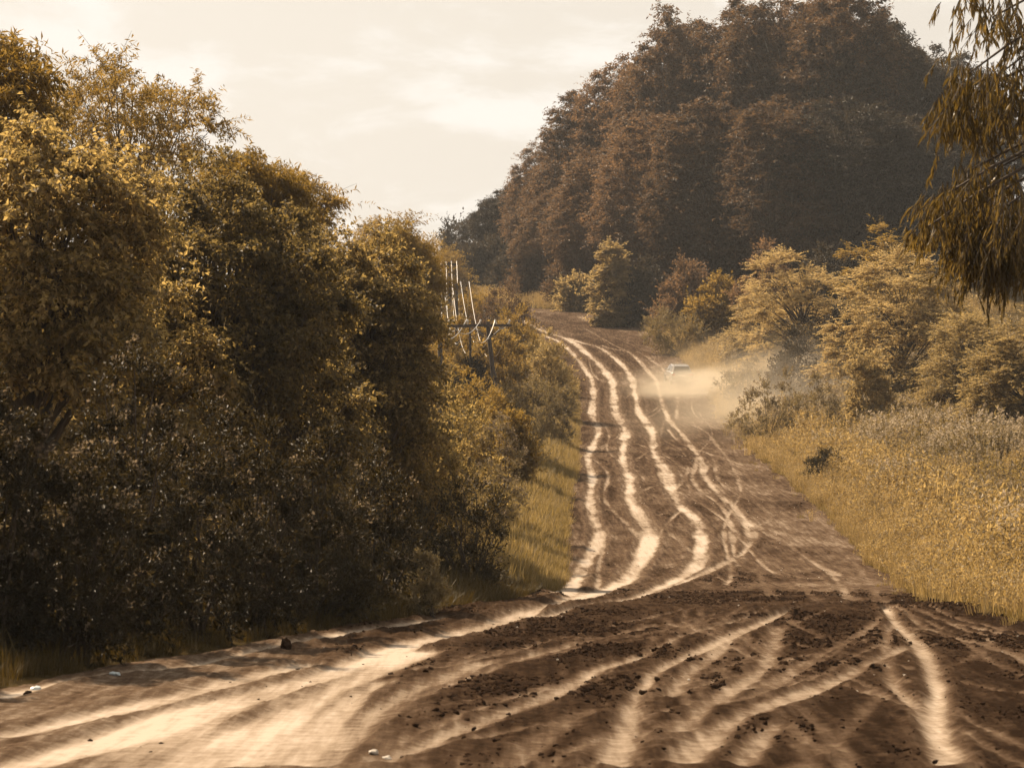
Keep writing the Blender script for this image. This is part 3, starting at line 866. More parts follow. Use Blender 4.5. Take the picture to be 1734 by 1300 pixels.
build_shrub("pale_bush", "dusty bush on the right verge just beyond the car", 1150, 560, 218, 60, 38, mat='shrub_pale', flowers=.2, n_clump=34, clump_r=0.7, L=0.16, W=0.07)

for px, py, d, rx, ry, mat, lab in [
    (770, 440, 335, 40, 44, 'euc_shaded', "blue-grey bush under the open sky at the wood's left end"),
    (825, 455, 315, 46, 46, 'euc_shaded', "blue-grey bush under the farthest eucalyptus"),
    (872, 470, 300, 40, 36, 'euc_shaded', "blue-grey bush behind the dark bush on the far bend"),
    (905, 478, 285, 36, 30, 'euc', "brown bush under the wood at the start of the far bend"),
    (965, 470, 272, 40, 34, 'euc', "brown bush under the wood left of the small sunlit tree"),
    (985, 500, 262, 30, 26, 'acacia', "golden bush at the foot of the small sunlit tree"),
    (1095, 490, 245, 44, 42, 'euc_shaded', "dark bush right of the small sunlit tree"),
    (1165, 495, 236, 48, 44, 'euc', "brown bush under the middle of the wood"),
    (1215, 515, 220, 44, 42, 'feather', "dull golden bush behind the dusty acacia"),
    (1300, 455, 215, 60, 50, 'euc', "brown bush under the wood left of the bushy acacia"),
    (1400, 450, 212, 50, 48, 'euc_shaded', "dark bush under the wood behind the bushy acacia"),
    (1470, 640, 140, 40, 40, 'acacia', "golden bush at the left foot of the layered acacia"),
    (1420, 560, 172, 44, 60, 'euc_shaded', "dark bush in the hollow between the two big acacias"),
    (1340, 610, 160, 50, 44, 'euc_shaded', "shade-coloured bush filling the hollow under the bushy acacia"),  # the hollow's shadow is put into this bush's leaf colour
]:
    sc_ = d / 100.0
    build_shrub("leafy_bush", lab, px, py, d, rx, ry, mat=mat, n_clump=50, clump_r=0.38 * sc_, twigs=32, L=0.10 * sc_, W=0.056 * sc_)

# ---------------------------------------------------------------- weeping eucalyptus branches, near right
def weeping_tree():
    d0 = 30.0
    bx = 8.6
    b = np.array([bx, d0, float(gz(bx, d0)) - 0.05])
    e = empty("weeping_eucalyptus", b)
    tag(e, "weeping eucalyptus whose leafy branches hang in from the right edge", "tree")
    tr = bend((0, 0, 0), (-0.4, 0.3, 9.0), (0.3, 0, 0), 12)
    paths = [(tr, 0.26 * (1 - 0.7 * np.linspace(0, 1, 12)))]
    tv, tf = tubes(paths, 8)
    obj("trunk", mesh_from("trunk", tv, tf, M['bark_pale'], smooth=True), e)
    # (pixel the branch reaches for, hang length px, spread px, number of strands, depth offset)
    sprays = [
        ((1705, -5), 100, 34, 34, 0.3), ((1640, -15), 50, 20, 14, 0.5), ((1748, 30), 130, 26, 30, 0.0), ((1680, 30), 70, 20, 16, 0.2),
        ((1640, 125), 100, 34, 62, -0.2), ((1700, 120), 110, 36, 62, 0.4), ((1612, 180), 60, 24, 36, 0.2), ((1745, 160), 100, 30, 50, 0.1), ((1665, 195), 70, 28, 34, 0.3),
        ((1640, 290), 80, 34, 52, 0.1), ((1600, 330), 70, 26, 44, -0.2), ((1570, 385), 45, 18, 26, -0.3), ((1635, 365), 95, 34, 84, 0.2),
        ((1695, 355), 120, 40, 110, -0.3), ((1745, 345), 140, 34, 90, 0.3), ((1665, 415), 95, 28, 80, 0.0), ((1722, 415), 100, 30, 84, 0.2), ((1690, 285), 70, 34, 34, 0.5), ((1625, 410), 50, 18, 34, -0.1),
    ]
    for (px, py), hang, spread, ns, dz in sprays:
        ns = int(ns * 0.72)
        dd = d0 + dz
        tip = P(px, py, dd) - b
        t = np.clip((tip[2] + 1.2) / 9.0, 0.2, 0.95)
        a = tr[int(t * 11)]
        ln = np.linalg.norm(tip - a)
        limb = bend(a, tip, (0, 0, 0.22 * ln), 9)
        lv, lf = tubes([(limb, np.linspace(0.05, 0.010, 9))], 5)
        s = spread * dd / FPX
        h = hang * dd / FPX
        # strands start around the outer half of the limb
        st = tip + rng.normal(0, 1, (ns, 3)) * np.array([s * 0.62, 0.35, s * 0.50])
        dr = unit(np.stack([rng.normal(-0.10, 0.42, ns), rng.normal(0, 0.42, ns), np.full(ns, -1.0)], 1))
        hl = h * rng.uniform(0.45, 1.05, ns)
        V, F = twig_leaves(st, dr, hl, 12, 0.145, 0.022, spread=0.35, droop=0.8, along=0.55, sag=0.0, t0=0.0, jit=0.35)
        sp = tag(obj("hanging_spray", mesh_from("hanging_spray", V, F, M['weep']), e), kind="stuff")
        tw = tubes([(np.stack([q, q + w * l_ * 0.5 + rng.normal(0, .02, 3), q + w * l_]), np.array([.006, .005, .003])) for q, w, l_ in zip(st, dr, hl)], 3)
        lim = obj("branch", mesh_from("branch", np.concatenate([lv, tw[0]]), [lf, tw[1] + len(lv)], M['twig']), sp)
    return e


weeping_tree()


# ---------------------------------------------------------------- grass and weeds (geometry-node masses)
def blade_clump(nb, h, rad, w, bendy=0.35, head=0.0, leafy=0):
    """a clump of tapered bent blades, optional seed heads"""
    a = rng.uniform(0, 6.28, nb); r = rad * np.sqrt(rng.random(nb))
    base = np.stack([r * np.cos(a), r * np.sin(a), np.full(nb, -0.02)], 1)
    hh = h * rng.uniform(0.5, 1.1, nb)
    out = np.stack([np.cos(a), np.sin(a), np.zeros(nb)], 1) * (rng.uniform(0.1, 1, nb) * bendy * hh)[:, None] + rng.normal(0, 0.08, (nb, 3)) * h
    out[:, 2] = 0
    sd_ = unit(np.cross(out + rng.normal(0, 0.02, (nb, 3)), [0, 0, 1.0]))
    V = np.empty((nb, 5, 3))
    W = (w * rng.uniform(0.6, 1.3, nb))[:, None]
    V[:, 0] = base - sd_ * W / 2; V[:, 1] = base + sd_ * W / 2
    mid = base + out * 0.35; mid[:, 2] += hh * 0.62
    V[:, 2] = mid + sd_ * W * 0.4; V[:, 3] = mid - sd_ * W * 0.4
    V[:, 4] = base + out; V[:, 4, 2] = hh
    b = (np.arange(nb) * 5)[:, None]
    F = np.concatenate([b + [0, 1, 2], b + [0, 2, 3], b + [3, 2, 4]], 0)
    V = V.reshape(-1, 3); mi = np.zeros(len(F), np.int32)
    if head > 0:
        s = rng.random(nb) < head
        tip = (base + out)[s]; tip[:, 2] = hh[s]
        m = 8
        pos = np.repeat(tip, m, 0) + np.stack([rng.normal(0, .018, len(tip) * m), rng.normal(0, .018, len(tip) * m), -rng.uniform(0, .16, len(tip) * m)], 1)
        fv, ff = leaf_geo(pos, rand_dirs(len(pos), 0.9), rng.normal(size=pos.shape), 0.08 * rng.uniform(.6, 1.2, len(pos)), 0.038)
        F = np.concatenate([F, ff + len(V)]); V = np.concatenate([V, fv]); mi = np.concatenate([mi, np.ones(len(ff), np.int32)])
    if leafy:
        tip_t = rng.random((nb, leafy))
        pos = (base[:, None] + out[:, None] * tip_t[..., None] ** 2)
        pos[..., 2] = hh[:, None] * tip_t
        pos = pos.reshape(-1, 3)
        dd = rand_dirs(len(pos), 0.4)
        fv, ff = leaf_geo(pos, dd, np.tile([0, 0, 1.0], (len(pos), 1)) + rng.normal(0, .4, pos.shape), 0.14 * rng.uniform(.5, 1.3, len(pos)), 0.042)
        F = np.concatenate([F, ff + len(V)]); V = np.concatenate([V, fv]); mi = np.concatenate([mi, np.zeros(len(ff), np.int32)])
    return V, F, mi


def instance_mass(name, label, cat, pts, scl, rotz, variants, tilt=0.0):
    """one object that stands for an uncountable mass: instances on points"""
    me = bpy.data.meshes.new(name)
    n = len(pts)
    me.vertices.add(n)
    me.vertices.foreach_set("co", np.asarray(pts, np.float32).ravel())
    a = me.attributes.new("scl", 'FLOAT', 'POINT'); a.data.foreach_set("value", np.asarray(scl, np.float32))
    rv = np.stack([rng.normal(0, tilt + 1e-6, n), rng.normal(0, tilt + 1e-6, n), rotz], 1).astype(np.float32)
    a = me.attributes.new("rot", 'FLOAT_VECTOR', 'POINT'); a.data.foreach_set("vector", rv.ravel())
    me.update()
    o = obj(name, me)
    tag(o, label, cat, kind="stuff")
    coll = bpy.data.collections.new(name + "_kinds")
    for i, m in enumerate(variants):
        vo = bpy.data.objects.new(f"{name}_kind", m)
        coll.objects.link(vo)
    ng = bpy.data.node_groups.new(name, 'GeometryNodeTree')
    ng.interface.new_socket("Geometry", in_out='INPUT', socket_type='NodeSocketGeometry')
    ng.interface.new_socket("Geometry", in_out='OUTPUT', socket_type='NodeSocketGeometry')
    N, L = ng.nodes, ng.links
    gi, go = N.new("NodeGroupInput"), N.new("NodeGroupOutput")
    ip = N.new("GeometryNodeInstanceOnPoints")
    ci = N.new("GeometryNodeCollectionInfo")
    ci.inputs["Collection"].default_value = coll
    ci.inputs["Separate Children"].default_value = True
    ci.inputs["Reset Children"].default_value = True
    s = N.new("GeometryNodeInputNamedAttribute"); s.data_type = 'FLOAT'; s.inputs["Name"].default_value = "scl"
    r = N.new("GeometryNodeInputNamedAttribute"); r.data_type = 'FLOAT_VECTOR'; r.inputs["Name"].default_value = "rot"
    L.new(gi.outputs[0], ip.inputs["Points"])
    L.new(ci.outputs[0], ip.inputs["Instance"])
    ip.inputs["Pick Instance"].default_value = True
    ri = N.new("FunctionNodeRandomValue"); ri.data_type = 'INT'
    ri.inputs[4].default_value = 0; ri.inputs[5].default_value = len(variants) - 1
    L.new(ri.outputs[2], ip.inputs["Instance Index"])
    L.new(r.outputs["Attribute"], ip.inputs["Rotation"])
    L.new(s.outputs["Attribute"], ip.inputs["Scale"])
    L.new(ip.outputs[0], go.inputs[0])
    md = o.modifiers.new("mass", 'NODES')
    md.node_group = ng
    return o


def clump_variants(name, n, mats, **kw):
    out = []
    for i in range(n):
        V, F, mi = blade_clump(**kw)
        out.append(mesh_from(name, V, F, mi=mi, mats=mats))
    return out


def scatter(n, yfun, tfun, right=True):
    Y = yfun(n)
    t = tfun(n)
    X = xr(Y) + t if right else xl(Y) - t
    return X, Y, t


g_short = clump_variants("short_grass", 4, [M['grass'], M['straw']], nb=34, h=0.34, rad=0.24, w=0.014, bendy=0.5)
g_tall = clump_variants("tall_grass", 4, [M['straw'], M['straw']], nb=30, h=0.85, rad=0.28, w=0.013, bendy=0.3, head=0.6)
g_weed = clump_variants("meadow_weed", 4, [M['grass'], M['fluff']], nb=14, h=0.9, rad=0.22, w=0.014, bendy=0.3, head=0.5, leafy=14)
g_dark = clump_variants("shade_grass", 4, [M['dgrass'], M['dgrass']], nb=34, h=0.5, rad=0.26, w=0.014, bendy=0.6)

# right verge: short green grass by the road, taller and drier up the meadow
yd = lambda lo, hi, p: (lambda n: lo + (hi - lo) * rng.random(n) ** p)
X, Y, t = scatter(15000, yd(24, 255, 1.25), lambda n: -0.25 + 3.0 * rng.random(n) ** 1.2)
t = t + 0.45 * fbm(Y * 0.6, Y * 0 + 2.5, 3, 91) + np.where(rng.random(len(t)) < 0.05, -rng.uniform(0, 0.9, len(t)), 0); X = xr(Y) + t
instance_mass("verge_grass", "short golden green grass along the right road edge", "grass", np.stack([X, Y, gz(X, Y)], 1),
              (0.55 + 0.85 * np.clip(t, 0, 3) / 3) * rng.uniform(.5, 1.4, len(X)) * (1 + 0.5 * fbm(X * .8, Y * .5, 3, 65)), rng.uniform(0, 6.28, len(X)), g_short + g_tall[:2], 0.12)
X, Y, t = scatter(19000, yd(36, 250, 1.2), lambda n: 0.9 + 22 * rng.random(n) ** 1.3)
keep = fbm(X * .25, Y * .12, 3, 61) > -0.25
X, Y, t = X[keep], Y[keep], t[keep]
instance_mass("meadow_grass", "tall dry straw-coloured grass covering the right meadow", "grass", np.stack([X, Y, gz(X, Y)], 1),
              (0.45 + 0.55 * smooth01((t - 1) / 4)) * rng.uniform(.5, 1.3, len(X)) * (1 + 0.5 * fbm(X * .5, Y * .3, 3, 63)), rng.uniform(0, 6.28, len(X)), g_tall, 0.12)
X, Y, t = scatter(21000, yd(36, 240, 1.3), lambda n: 0.9 + 22 * rng.random(n) ** 1.3)
keep = fbm(X * .22 + 40, Y * .10, 3, 71) > -0.05
X, Y, t = X[keep], Y[keep], t[keep]
instance_mass("meadow_weeds", "pale seeding weeds mixed through the tall meadow grass at right", "weeds", np.stack([X, Y, gz(X, Y)], 1),
              (0.55 + 0.65 * smooth01((t - 2) / 4)) * rng.uniform(.5, 1.4, len(X)), rng.uniform(0, 6.28, len(X)), g_weed, 0.15)
g_tallweed = clump_variants("tall_weed", 5, [M['shrub_pale'], M['fluff_pale']], nb=11, h=1.25, rad=0.30, w=0.014, bendy=0.35, head=0.9, leafy=20)
X, Y, t = scatter(15000, yd(40, 200, 1.25), lambda n: 2.0 + 22 * rng.random(n) ** 1.2)
nz_ = fbm(X * .30 + 11, Y * .13, 4, 73, 0.6)
keep = nz_ > 0.02 + 0.25 * np.exp(-t / 3)
X, Y, t, nz_ = X[keep], Y[keep], t[keep], nz_[keep]
instance_mass("tall_weeds", "tall pale flowering weeds standing in drifts on the right meadow", "weeds", np.stack([X, Y, gz(X, Y)], 1),
              (0.75 + 0.9 * nz_) * rng.uniform(.6, 1.35, len(X)), rng.uniform(0, 6.28, len(X)), g_tallweed, 0.15)
# the grassy bank round the far bend, up to the wood
n_ = 15000
Y = rng.uniform(165, 330, n_); X = rng.uniform(-18, 40, n_)
ok = (X > xr(Y) + 0.1) & ((Y > 225) | (X < xr(Y) + 9))
X, Y = X[ok], Y[ok]
instance_mass("far_bank_grass", "pale grass on the bank between the far bend and the wood", "grass", np.stack([X, Y, gz(X, Y)], 1), rng.uniform(.5, 1.2, len(X)), rng.uniform(0, 6.28, len(X)), g_tall, 0.1)
# left verge
X, Y, t = scatter(8000, yd(58, 245, 1.3), lambda n: -0.15 + 3.2 * rng.random(n), right=False)
instance_mass("golden_verge", "golden grass on the left verge beside the climbing road", "grass", np.stack([X, Y, gz(X, Y)], 1),
              (0.7 + 0.9 * np.clip(t, 0, 1.5) / 1.5) * rng.uniform(.6, 1.3, len(X)), rng.uniform(0, 6.28, len(X)), g_short, 0.15)
X, Y, t = scatter(5200, yd(17, 64, 1.1), lambda n: 0.0 + 3.4 * rng.random(n) ** 0.9, right=False)
instance_mass("shaded_verge", "dark shaded grass along the foot of the left thicket", "grass", np.stack([X, Y, gz(X, Y)], 1),
              (0.35 + 0.55 * np.clip(t, 0, 1.5) / 1.5) * rng.uniform(.5, 1.3, len(X)), rng.uniform(0, 6.28, len(X)), g_dark, 0.15)

# crumbled soil on the unbeaten strips of the road
def clod_mesh(seed):
    r_ = np.random.default_rng(seed)
    import bmesh
    bm = bmesh.new()
    bmesh.ops.create_icosphere(bm, subdivisions=1, radius=1.15)
    for v in bm.verts:
        v.co *= 0.75 + 0.5 * r_.random()
        v.co.z *= 0.62
    me = bpy.data.meshes.new("clod")
    bm.to_mesh(me); bm.free()
    me.materials.append(M['clod'])
    return me


clods = [clod_mesh(i) for i in range(6)]
NC = 330000
iy = np.where((RY > 15) & (RY < 130))[0]
cand = iy[(len(iy) * rng.random(NC)).astype(int)], rng.integers(8, nu - 8, NC)
tm = ROADT[cand[0], cand[1]]
patch = smooth01((fbm(VX[cand] * 0.7, VY[cand] * 0.35, 3, 81) + 0.25) / 0.45)
den = (1 - smooth01((tm - 0.08) / 0.22)) * (0.10 + 0.90 * patch) + 0.003
keep = rng.random(len(tm)) < den * 0.8
a_, b_ = cand[0][keep], cand[1][keep]
sc = (0.007 + 0.025 * rng.random(len(a_)) ** 3.5) * (0.6 + 0.6 * patch[keep])
pts = np.stack([VX[a_, b_] + rng.normal(0, .03, len(a_)), VY[a_, b_] + rng.normal(0, .03, len(a_)), ROADZ[a_, b_] - 0.15 * sc], 1)
instance_mass("soil_clods", "crumbled dark soil clods between the wheel tracks", "soil", pts, sc, rng.uniform(0, 6.28, len(a_)), clods, 0.4)

# ---------------------------------------------------------------- utility poles and wires
INS = {}


def pole(name, label, px, ytop, d, lean=0.0, arm=2.4, arm2=False, brace=True, thick=1.0, arms=True):
    X = (px - CX) * d / FPX
    zt = CAMZ + (HY - ytop) * d / FPX
    zb = float(gz(X, d)) - 0.3
    e = empty(name, (X, d, zb))
    tag(e, label, "utility pole", "wooden utility poles left of the road")
    H = zt - zb
    tv, tf = tubes([(np.array([[-lean * H, 0, 0], [-lean * H * .5 + .03, 0, H * .5], [0, 0, H * 0.98], [0, 0, H + 0.12]]), np.array([.14, .13, .105, .09]) * thick)], 10)
    obj("shaft", mesh_from("shaft", tv, tf, M['wood'], smooth=True), e)
    ends = []

    def arm_at(z_, w):
        hw = w / 2
        V = np.array([[sx * hw, sy * .06 - .16, z_ + sz * .07] for sx in (-1, 1) for sy in (-1, 1) for sz in (-1, 1)])
        Fq = np.array([[0, 1, 3, 2], [4, 6, 7, 5], [0, 4, 5, 1], [2, 3, 7, 6], [0, 2, 6, 4], [1, 5, 7, 3]])
        a = obj("crossarm", mesh_from("crossarm", V, Fq, M['wood']), e)
        for k in np.linspace(-0.92, 0.92, 4):
            p = np.array([k * hw, -.16, z_ + .07])
            iv, if_ = tubes([(np.array([p, p + [0, 0, .10], p + [0, 0, .13], p + [0, 0, .22], p + [0, 0, .25]]), np.array([.02, .02, .06, .055, .02]))], 8)
            obj("insulator", mesh_from("insulator", iv, if_, M['porcelain'], smooth=True), a)
            ends.append(np.array([X, d, zb]) + p + [0, 0, .2])
    if arms: arm_at(H - 0.10, arm)
    if arm2: arm_at(H - 1.35, arm * 0.75)
    if brace and arms:
        bv, bf = tubes([(np.array([[s_ * arm * 0.33, -.2, H - 0.15], [0.0, -.17, H - 0.85]]), np.array([.022, .022])) for s_ in (-1, 1)], 5)
        obj("brace", mesh_from("brace", bv, bf, M['steel']), e)
    INS[name + str(len(INS))] = ends
    return e, ends


pA, eA = pole("utility_pole", "upright wooden utility pole with a crossarm over the golden leaves", 745, 549, 142, arm=3.0)
pB, eB = pole("utility_pole", "leaning wooden utility pole right of the upright one", 826, 548, 150, lean=-0.10, arm=2.5)
pB2, eB2 = pole("utility_pole", "thin dark pole between the upright and the leaning utility poles", 796, 556, 152, lean=0.0, thick=0.55, arms=False)
pC, eC = pole("utility_pole", "farther utility pole half hidden in bushes below the sky gap", 773, 482, 205, arm=2.0)
pD, eD = pole("utility_pole", "farthest utility pole just showing among the feathery treetops", 760, 446, 265, arm=1.6)
# platform beam between the paired poles
bx0, bz = (826 - CX) * 150 / FPX, CAMZ + (HY - 655) * 150 / FPX
V = np.array([[sx, sy, sz] for sx in (-1.75, 0.55) for sy in (-.10, .10) for sz in (-.09, .09)])
beam = obj("beam", mesh_from("beam", V, np.array([[0, 1, 3, 2], [4, 6, 7, 5], [0, 4, 5, 1], [2, 3, 7, 6], [0, 2, 6, 4], [1, 5, 7, 3]]), M['wood']), pB)
beam.location = (0.15, 0.35, bz - pB.location.z)


def wire(a, b, sag, label, r=0.030):
    n = 18
    t = np.linspace(0, 1, n)[:, None]
    p = np.asarray(a) * (1 - t) + np.asarray(b) * t
    p[:, 2] -= sag * 4 * (t * (1 - t))[:, 0]
    v, f = tubes([(p, np.full(n, r))], 6)
    o = obj("overhead_wire", mesh_from("overhead_wire", v, f, M['wire'], smooth=True))
    tag(o, label, "wire", "overhead wires between the utility poles")


for k in range(4):
    wire(eB[k], eC[k], (2.6, 3.3, 2.9, 3.6)[k], ["leftmost", "second from left", "third from left", "rightmost"][k] + " bright wire from the leaning pole up to the farther pole", 0.016)
    wire(eC[k], eD[k], (4.6, 5.4, 5.0, 5.8)[k], ["leftmost", "second from left", "third from left", "rightmost"][k] + " bright wire from the farther pole up to the farthest pole", 0.018)
for k in range(3):
    wire(eA[k + 1], eB[k], (0.95, 0.7, 1.15)[k], ["lowest", "middle", "topmost"][k] + " slack wire between the upright and the leaning utility pole", 0.017)
wire(eB[3], eB[2], 0.45, "short bright wire loop under the right end of the leaning pole's crossarm", 0.020)


# ---------------------------------------------------------------- car
def build_car():
    d = 194.0
    X = (1148 - CX) * d / FPX
    zb = float(zroad(d))
    pitch = math.atan2(float(zroad(d + 4)) - zb, 4.0)
    e = empty("car", (X, d, zb)); e.scale = (.86, .86, .86)
    e.rotation_euler = (pitch, 0, R(6))
    tag(e, "grey car with a shining roof edge driving away up the road inside its own dust", "car")
    paint = plain_mat("car_paint", (0.26, 0.25, 0.24), 0.12, noise=0.05, nscale=3)
    glass = plain_mat("car_glass", (0.02, 0.022, 0.025), 0.08)
    rubber = plain_mat("tyre_rubber", (0.03, 0.03, 0.03), 0.8)
    alloy = plain_mat("rim_metal", (0.4, 0.4, 0.4), 0.3, metal=0.9)
    red = plain_mat("tail_lamp", (0.35, 0.02, 0.015), 0.2)
    dark = plain_mat("car_trim", (0.04, 0.04, 0.04), 0.6)
    plate = plain_mat("plate", (0.5, 0.5, 0.48), 0.4)

    def loft(name, secs, mat, parent, smooth=False):
        """secs: list of closed rings (k,3)"""
        k = len(secs[0])
        V = np.concatenate(secs)
        i = np.arange(len(secs) * k).reshape(len(secs), k); j = np.roll(i, -1, 1)
        Fq = np.stack([i[:-1].ravel(), j[:-1].ravel(), j[1:].ravel(), i[1:].ravel()], 1)
        me = bpy.data.meshes.new(name)
        me.from_pydata(V.tolist(), [], Fq.tolist() + [list(range(k - 1, -1, -1)), list(range((len(secs) - 1) * k, len(secs) * k))])
        me.materials.append(mat)
        o = obj(name, me, parent)
        bv = o.modifiers.new("soft", 'BEVEL'); bv.width = 0.03; bv.segments = 2; bv.limit_method = 'ANGLE'; bv.angle_limit = R(25)
        return o

    def ring(y, w0, w1, w2, z0, z1, z2):
        return np.array([[-w0, y, z0], [-w1, y, (z0 + z1) / 2], [-w2, y, z1], [-w2 * .9, y, z2], [w2 * .9, y, z2], [w2, y, z1], [w1, y, (z0 + z1) / 2], [w0, y, z0]])
    body = loft("body", [ring(-2.05, .74, .80, .78, .38, .88, .93), ring(-1.9, .80, .87, .84, .30, .90, .97), ring(-1.2, .82, .88, .85, .27, .92, .98), ring(0.6, .82, .88, .85, .27, .90, .95),
                         ring(1.3, .82, .87, .83, .28, .84, .90), ring(1.9, .78, .84, .76, .32, .72, .80), ring(2.1, .70, .76, .68, .40, .62, .68)], paint, e)

    def cab(y, w0, w1, z0, z1):
        return np.array([[-w0, y, z0], [-w1, y, z1], [w1, y, z1], [w0, y, z0]])
    cabin = loft("cabin", [cab(-1.95, .78, .70, .94, 1.02), cab(-1.55, .79, .60, .94, 1.46), cab(-1.2, .79, .61, .94, 1.50), cab(-0.2, .79, .62, .93, 1.52), cab(0.35, .78, .60, .93, 1.47), cab(1.15, .77, .66, .90, .96)], paint, e)
    # panes set just proud of the cabin
    def quad(name, pts, mat, parent, th=0.012):
        p = np.array(pts, float)
        n = np.cross(p[1] - p[0], p[2] - p[0]); n /= np.linalg.norm(n)
        V = np.concatenate([p + n * th, p - n * th])
        Fq = np.array([[0, 1, 2, 3], [7, 6, 5, 4], [0, 4, 5, 1], [1, 5, 6, 2], [2, 6, 7, 3], [3, 7, 4, 0]])
        return obj(name, mesh_from(name, V, Fq, mat), parent)
    quad("rear_window", [(-.66, -1.905, 1.07), (.66, -1.905, 1.07), (.54, -1.60, 1.42), (-.54, -1.60, 1.42)], glass, cabin)
    quad("windscreen", [(-.66, 1.06, 1.02), (.66, 1.06, 1.02), (.54, 0.44, 1.42), (-.54, 0.44, 1.42)], glass, cabin)
    for s in (-1, 1):
        quad("side_window", [(s * .782, -1.40, 1.0), (s * .782, -.30, 1.0), (s * .655, -.32, 1.42), (s * .64, -1.30, 1.40)], glass, cabin)
        quad("side_window", [(s * .782, -.22, 1.0), (s * .775, .78, 1.0), (s * .655, .30, 1.40), (s * .655, -.24, 1.42)], glass, cabin)
        quad("tail_light", [(s * .80, -2.02, .72), (s * .58, -2.075, .72), (s * .58, -2.06, .90), (s * .80, -2.0, .90)], red, body, 0.03)
        m_ = loft("mirror", [np.array([[s * .84, y, .98], [s * 1.0, y, 1.0], [s * 1.0, y, 1.12], [s * .84, y, 1.12]]) for y in (.50, .62)], paint, cabin)
        for y in (-1.30, 1.32):
            w = empty("wheel"); w.parent = e; w.location = (s * .78, y, .31)
            ang = np.linspace(0, 2 * np.pi, 25)
            prof = [(.19, -.10), (.29, -.105), (.315, -.07), (.315, .07), (.29, .105), (.19, .10)]
            V = np.array([[x_, r_ * math.cos(q), r_ * math.sin(q)] for q in ang[:-1] for r_, x_ in prof])
            i = np.arange(24 * 6).reshape(24, 6); j = np.roll(i, -1, 0)
            Fq = np.concatenate([np.stack([i[:, k], j[:, k], j[:, (k + 1) % 6], i[:, (k + 1) % 6]], 1) for k in range(6)])
            obj("tyre", mesh_from("tyre", V, Fq, rubber, smooth=True), w)
            V = np.concatenate([[[s * .06, 0, 0]], [[s * .085 * (1 if k % 2 else .6), .195 * math.cos(q), .195 * math.sin(q)] for k, q in enumerate(ang[:-1])]])
            obj("rim", mesh_from("rim", V, np.array([[0, 1 + k, 1 + (k + 1) % 24] for k in range(24)]), alloy), w)
    bump = loft("bumper", [np.array([[-.80, y, .36], [-.82, y, .58], [.82, y, .58], [.80, y, .36]]) for y in (-2.16, -1.98)], dark, e)
    quad("number_plate", [(-.26, -2.085, .68), (.26, -2.085, .68), (.26, -2.075, .80), (-.26, -2.075, .80)], plate, body)
    return e


build_car()

# ---------------------------------------------------------------- small things on the road
def lump(name, px, py, size, mat, label, cat, flat=0.6, seed=3, group=None, X=None, Y=None):
    import bmesh
    r_ = np.random.default_rng(seed)
    if X is None:
        d = float(dfromy(np.array([py]))[0]); X, Y = (px - CX) * d / FPX, d
    i = int(np.argmin(np.abs(RY - Y))); j = int(np.argmin(np.abs(VX[i] - X)))
    zz = ROADZ[i, j] if 0 < j < nu - 1 else float(gz(X, Y))
    bm = bmesh.new()
    bmesh.ops.create_icosphere(bm, subdivisions=2, radius=size)
    for v in bm.verts:
        v.co *= 0.7 + 0.6 * r_.random(); v.co.z *= flat
    me = bpy.data.meshes.new(name); bm.to_mesh(me); bm.free()
    me.materials.append(mat)
    o = obj(name, me, loc=(X, Y, zz + size * flat * 0.45))
    return tag(o, label, cat, group)


M['stone'] = plain_mat("pale_stone", (0.42, 0.37, 0.31), 0.6, noise=0.2, nscale=20)
M['scrap'] = plain_mat("plastic_scrap", (0.45, 0.52, 0.55), 0.35)
lump("soil_clod", 483, 1098, 0.065, M['clod'], "upright dark clod of soil between the two left wheel tracks", "soil clod", 1.3, 5)
lump("pale_stone", 632, 1276, 0.035, M['stone'], "left of two pale stones at the bottom of the picture", "stone", .5, 6)
lump("pale_stone", 655, 1280, 0.033, M['stone'], "right of two pale stones at the bottom of the picture", "stone", .5, 7)
stones = [(1313, 872), (1315, 905), (1320, 920), (1398, 968), (1420, 1008), (1424, 1020), (1365, 1012), (1435, 902), (1457, 935), (1520, 1002), (1186, 962), (1060, 915), (1396, 1004), (1530, 1150), (1163, 1150), (960, 1040)]
pp = []
for x_, y_ in stones:
    d = float(dfromy(np.array([y_]))[0]); pp.append(((x_ - CX) * d / FPX, d))
pp += [(xl(q) + rng.uniform(.5, xr(q) - xl(q) - .5), q) for q in rng.uniform(20, 170, 120)]
pz = []
for X, Y in pp:
    i = int(np.argmin(np.abs(RY - Y))); j = int(np.argmin(np.abs(VX[i] - X)))
    pz.append((VX[i, j], RY[i], ROADZ[i, j] + .006))
pb = [clod_mesh(50 + i) for i in range(3)]
for m in pb:
    m.materials.clear(); m.materials.append(M['stone'])
instance_mass("pebbles", "pale pebbles strewn over the dirt road", "pebbles", np.array(pz), rng.uniform(.007, .020, len(pz)), rng.uniform(0, 6.28, len(pz)), pb, 0.3)
for px, d, lab, s_ in [(62, 25.6, "crumpled pale scrap of litter in the grass at the left road edge", 1), (195, 27.2, "small bluish scrap of litter in the grass left of the road", 2)]:
    lump("litter_scrap", 0, 0, 0.05, M['scrap'], lab, "litter", .5, 20 + s_, X=(px - CX) * d / FPX, Y=d)

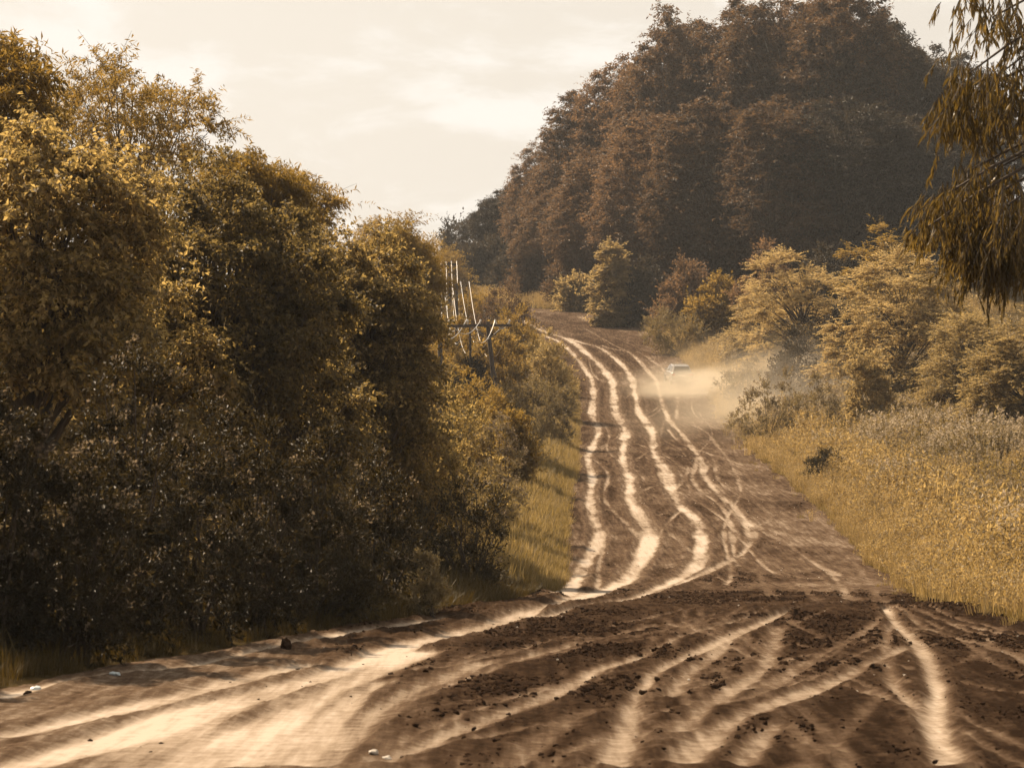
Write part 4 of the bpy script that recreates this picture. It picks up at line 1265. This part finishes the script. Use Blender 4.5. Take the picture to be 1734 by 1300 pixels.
# ---------------------------------------------------------------- dust and haze
def dust():
    import bmesh
    m, n, l, out = new_mat("road_dust")
    tc = n.new("ShaderNodeTexCoord")
    sub = n.new("ShaderNodeVectorMath"); sub.operation = 'LENGTH'
    l.new(tc.outputs["Object"], sub.inputs[0])
    fall = n.new("ShaderNodeMapRange"); fall.interpolation_type = 'SMOOTHERSTEP'
    fall.inputs["From Min"].default_value = 1.0; fall.inputs["From Max"].default_value = 0.1
    l.new(sub.outputs["Value"], fall.inputs["Value"])
    nz = n.new("ShaderNodeTexNoise"); nz.inputs["Scale"].default_value = 2.2; nz.inputs["Detail"].default_value = 4
    l.new(tc.outputs["Object"], nz.inputs["Vector"])
    nr = n.new("ShaderNodeMapRange"); nr.inputs["From Min"].default_value = 0.36; nr.inputs["From Max"].default_value = 0.68
    l.new(nz.outputs["Fac"], nr.inputs["Value"])
    mu = n.new("ShaderNodeMath"); mu.operation = 'MULTIPLY'
    l.new(fall.outputs[0], mu.inputs[0]); l.new(nr.outputs[0], mu.inputs[1])
    de = n.new("ShaderNodeMath"); de.operation = 'MULTIPLY'; de.inputs[1].default_value = 0.42
    l.new(mu.outputs[0], de.inputs[0])
    v = n.new("ShaderNodeVolumePrincipled")
    v.inputs["Color"].default_value = (1.0, 0.86, 0.67, 1)
    v.inputs["Anisotropy"].default_value = 0.45
    l.new(de.outputs[0], v.inputs["Density"])
    l.new(v.outputs[0], out.inputs["Volume"])
    for c, sc_, rz, lab in [((1172, 655, 183), (5.8, 8.0, 2.0), R(-8), "bright dust billowing behind the car"), ((1290, 672, 160), (9, 30, 4.6), R(-12), "thin drifting dust over the right verge below the car")]:
        bm = bmesh.new(); bmesh.ops.create_icosphere(bm, subdivisions=3, radius=1.0)
        me = bpy.data.meshes.new("dust_cloud"); bm.to_mesh(me); bm.free()
        mm = m
        if sc_[1] > 20:
            mm = m.copy()
            for nd in mm.node_tree.nodes:
                if nd.type == 'MATH' and nd.operation == 'MULTIPLY' and abs(nd.inputs[1].default_value - 0.42) < 1e-4: nd.inputs[1].default_value = 0.055
        me.materials.append(mm)
        o = obj("dust_cloud", me, loc=P(*c), rot=(math.atan(.10), 0, rz), scale=sc_)
        tag(o, lab, "dust", kind="stuff")


dust()

hm, hn, hl, ho = new_mat("haze")
hv = hn.new("ShaderNodeVolumePrincipled")
hv.inputs["Color"].default_value = (0.86, 0.90, 0.96, 1)
hv.inputs["Density"].default_value = 0.00016
hv.inputs["Anisotropy"].default_value = 0.2
hl.new(hv.outputs[0], ho.inputs["Volume"])
V = np.array([[sx, sy, sz] for sx in (-2600, 2600) for sy in (-200, 3600) for sz in (-3.0, 95.0)])
haze = obj("haze", mesh_from("haze", V, np.array([[0, 1, 3, 2], [4, 6, 7, 5], [0, 4, 5, 1], [2, 3, 7, 6], [0, 2, 6, 4], [1, 5, 7, 3]]), hm))
tag(haze, "thin dusty haze hanging over the whole valley", "haze", kind="stuff")
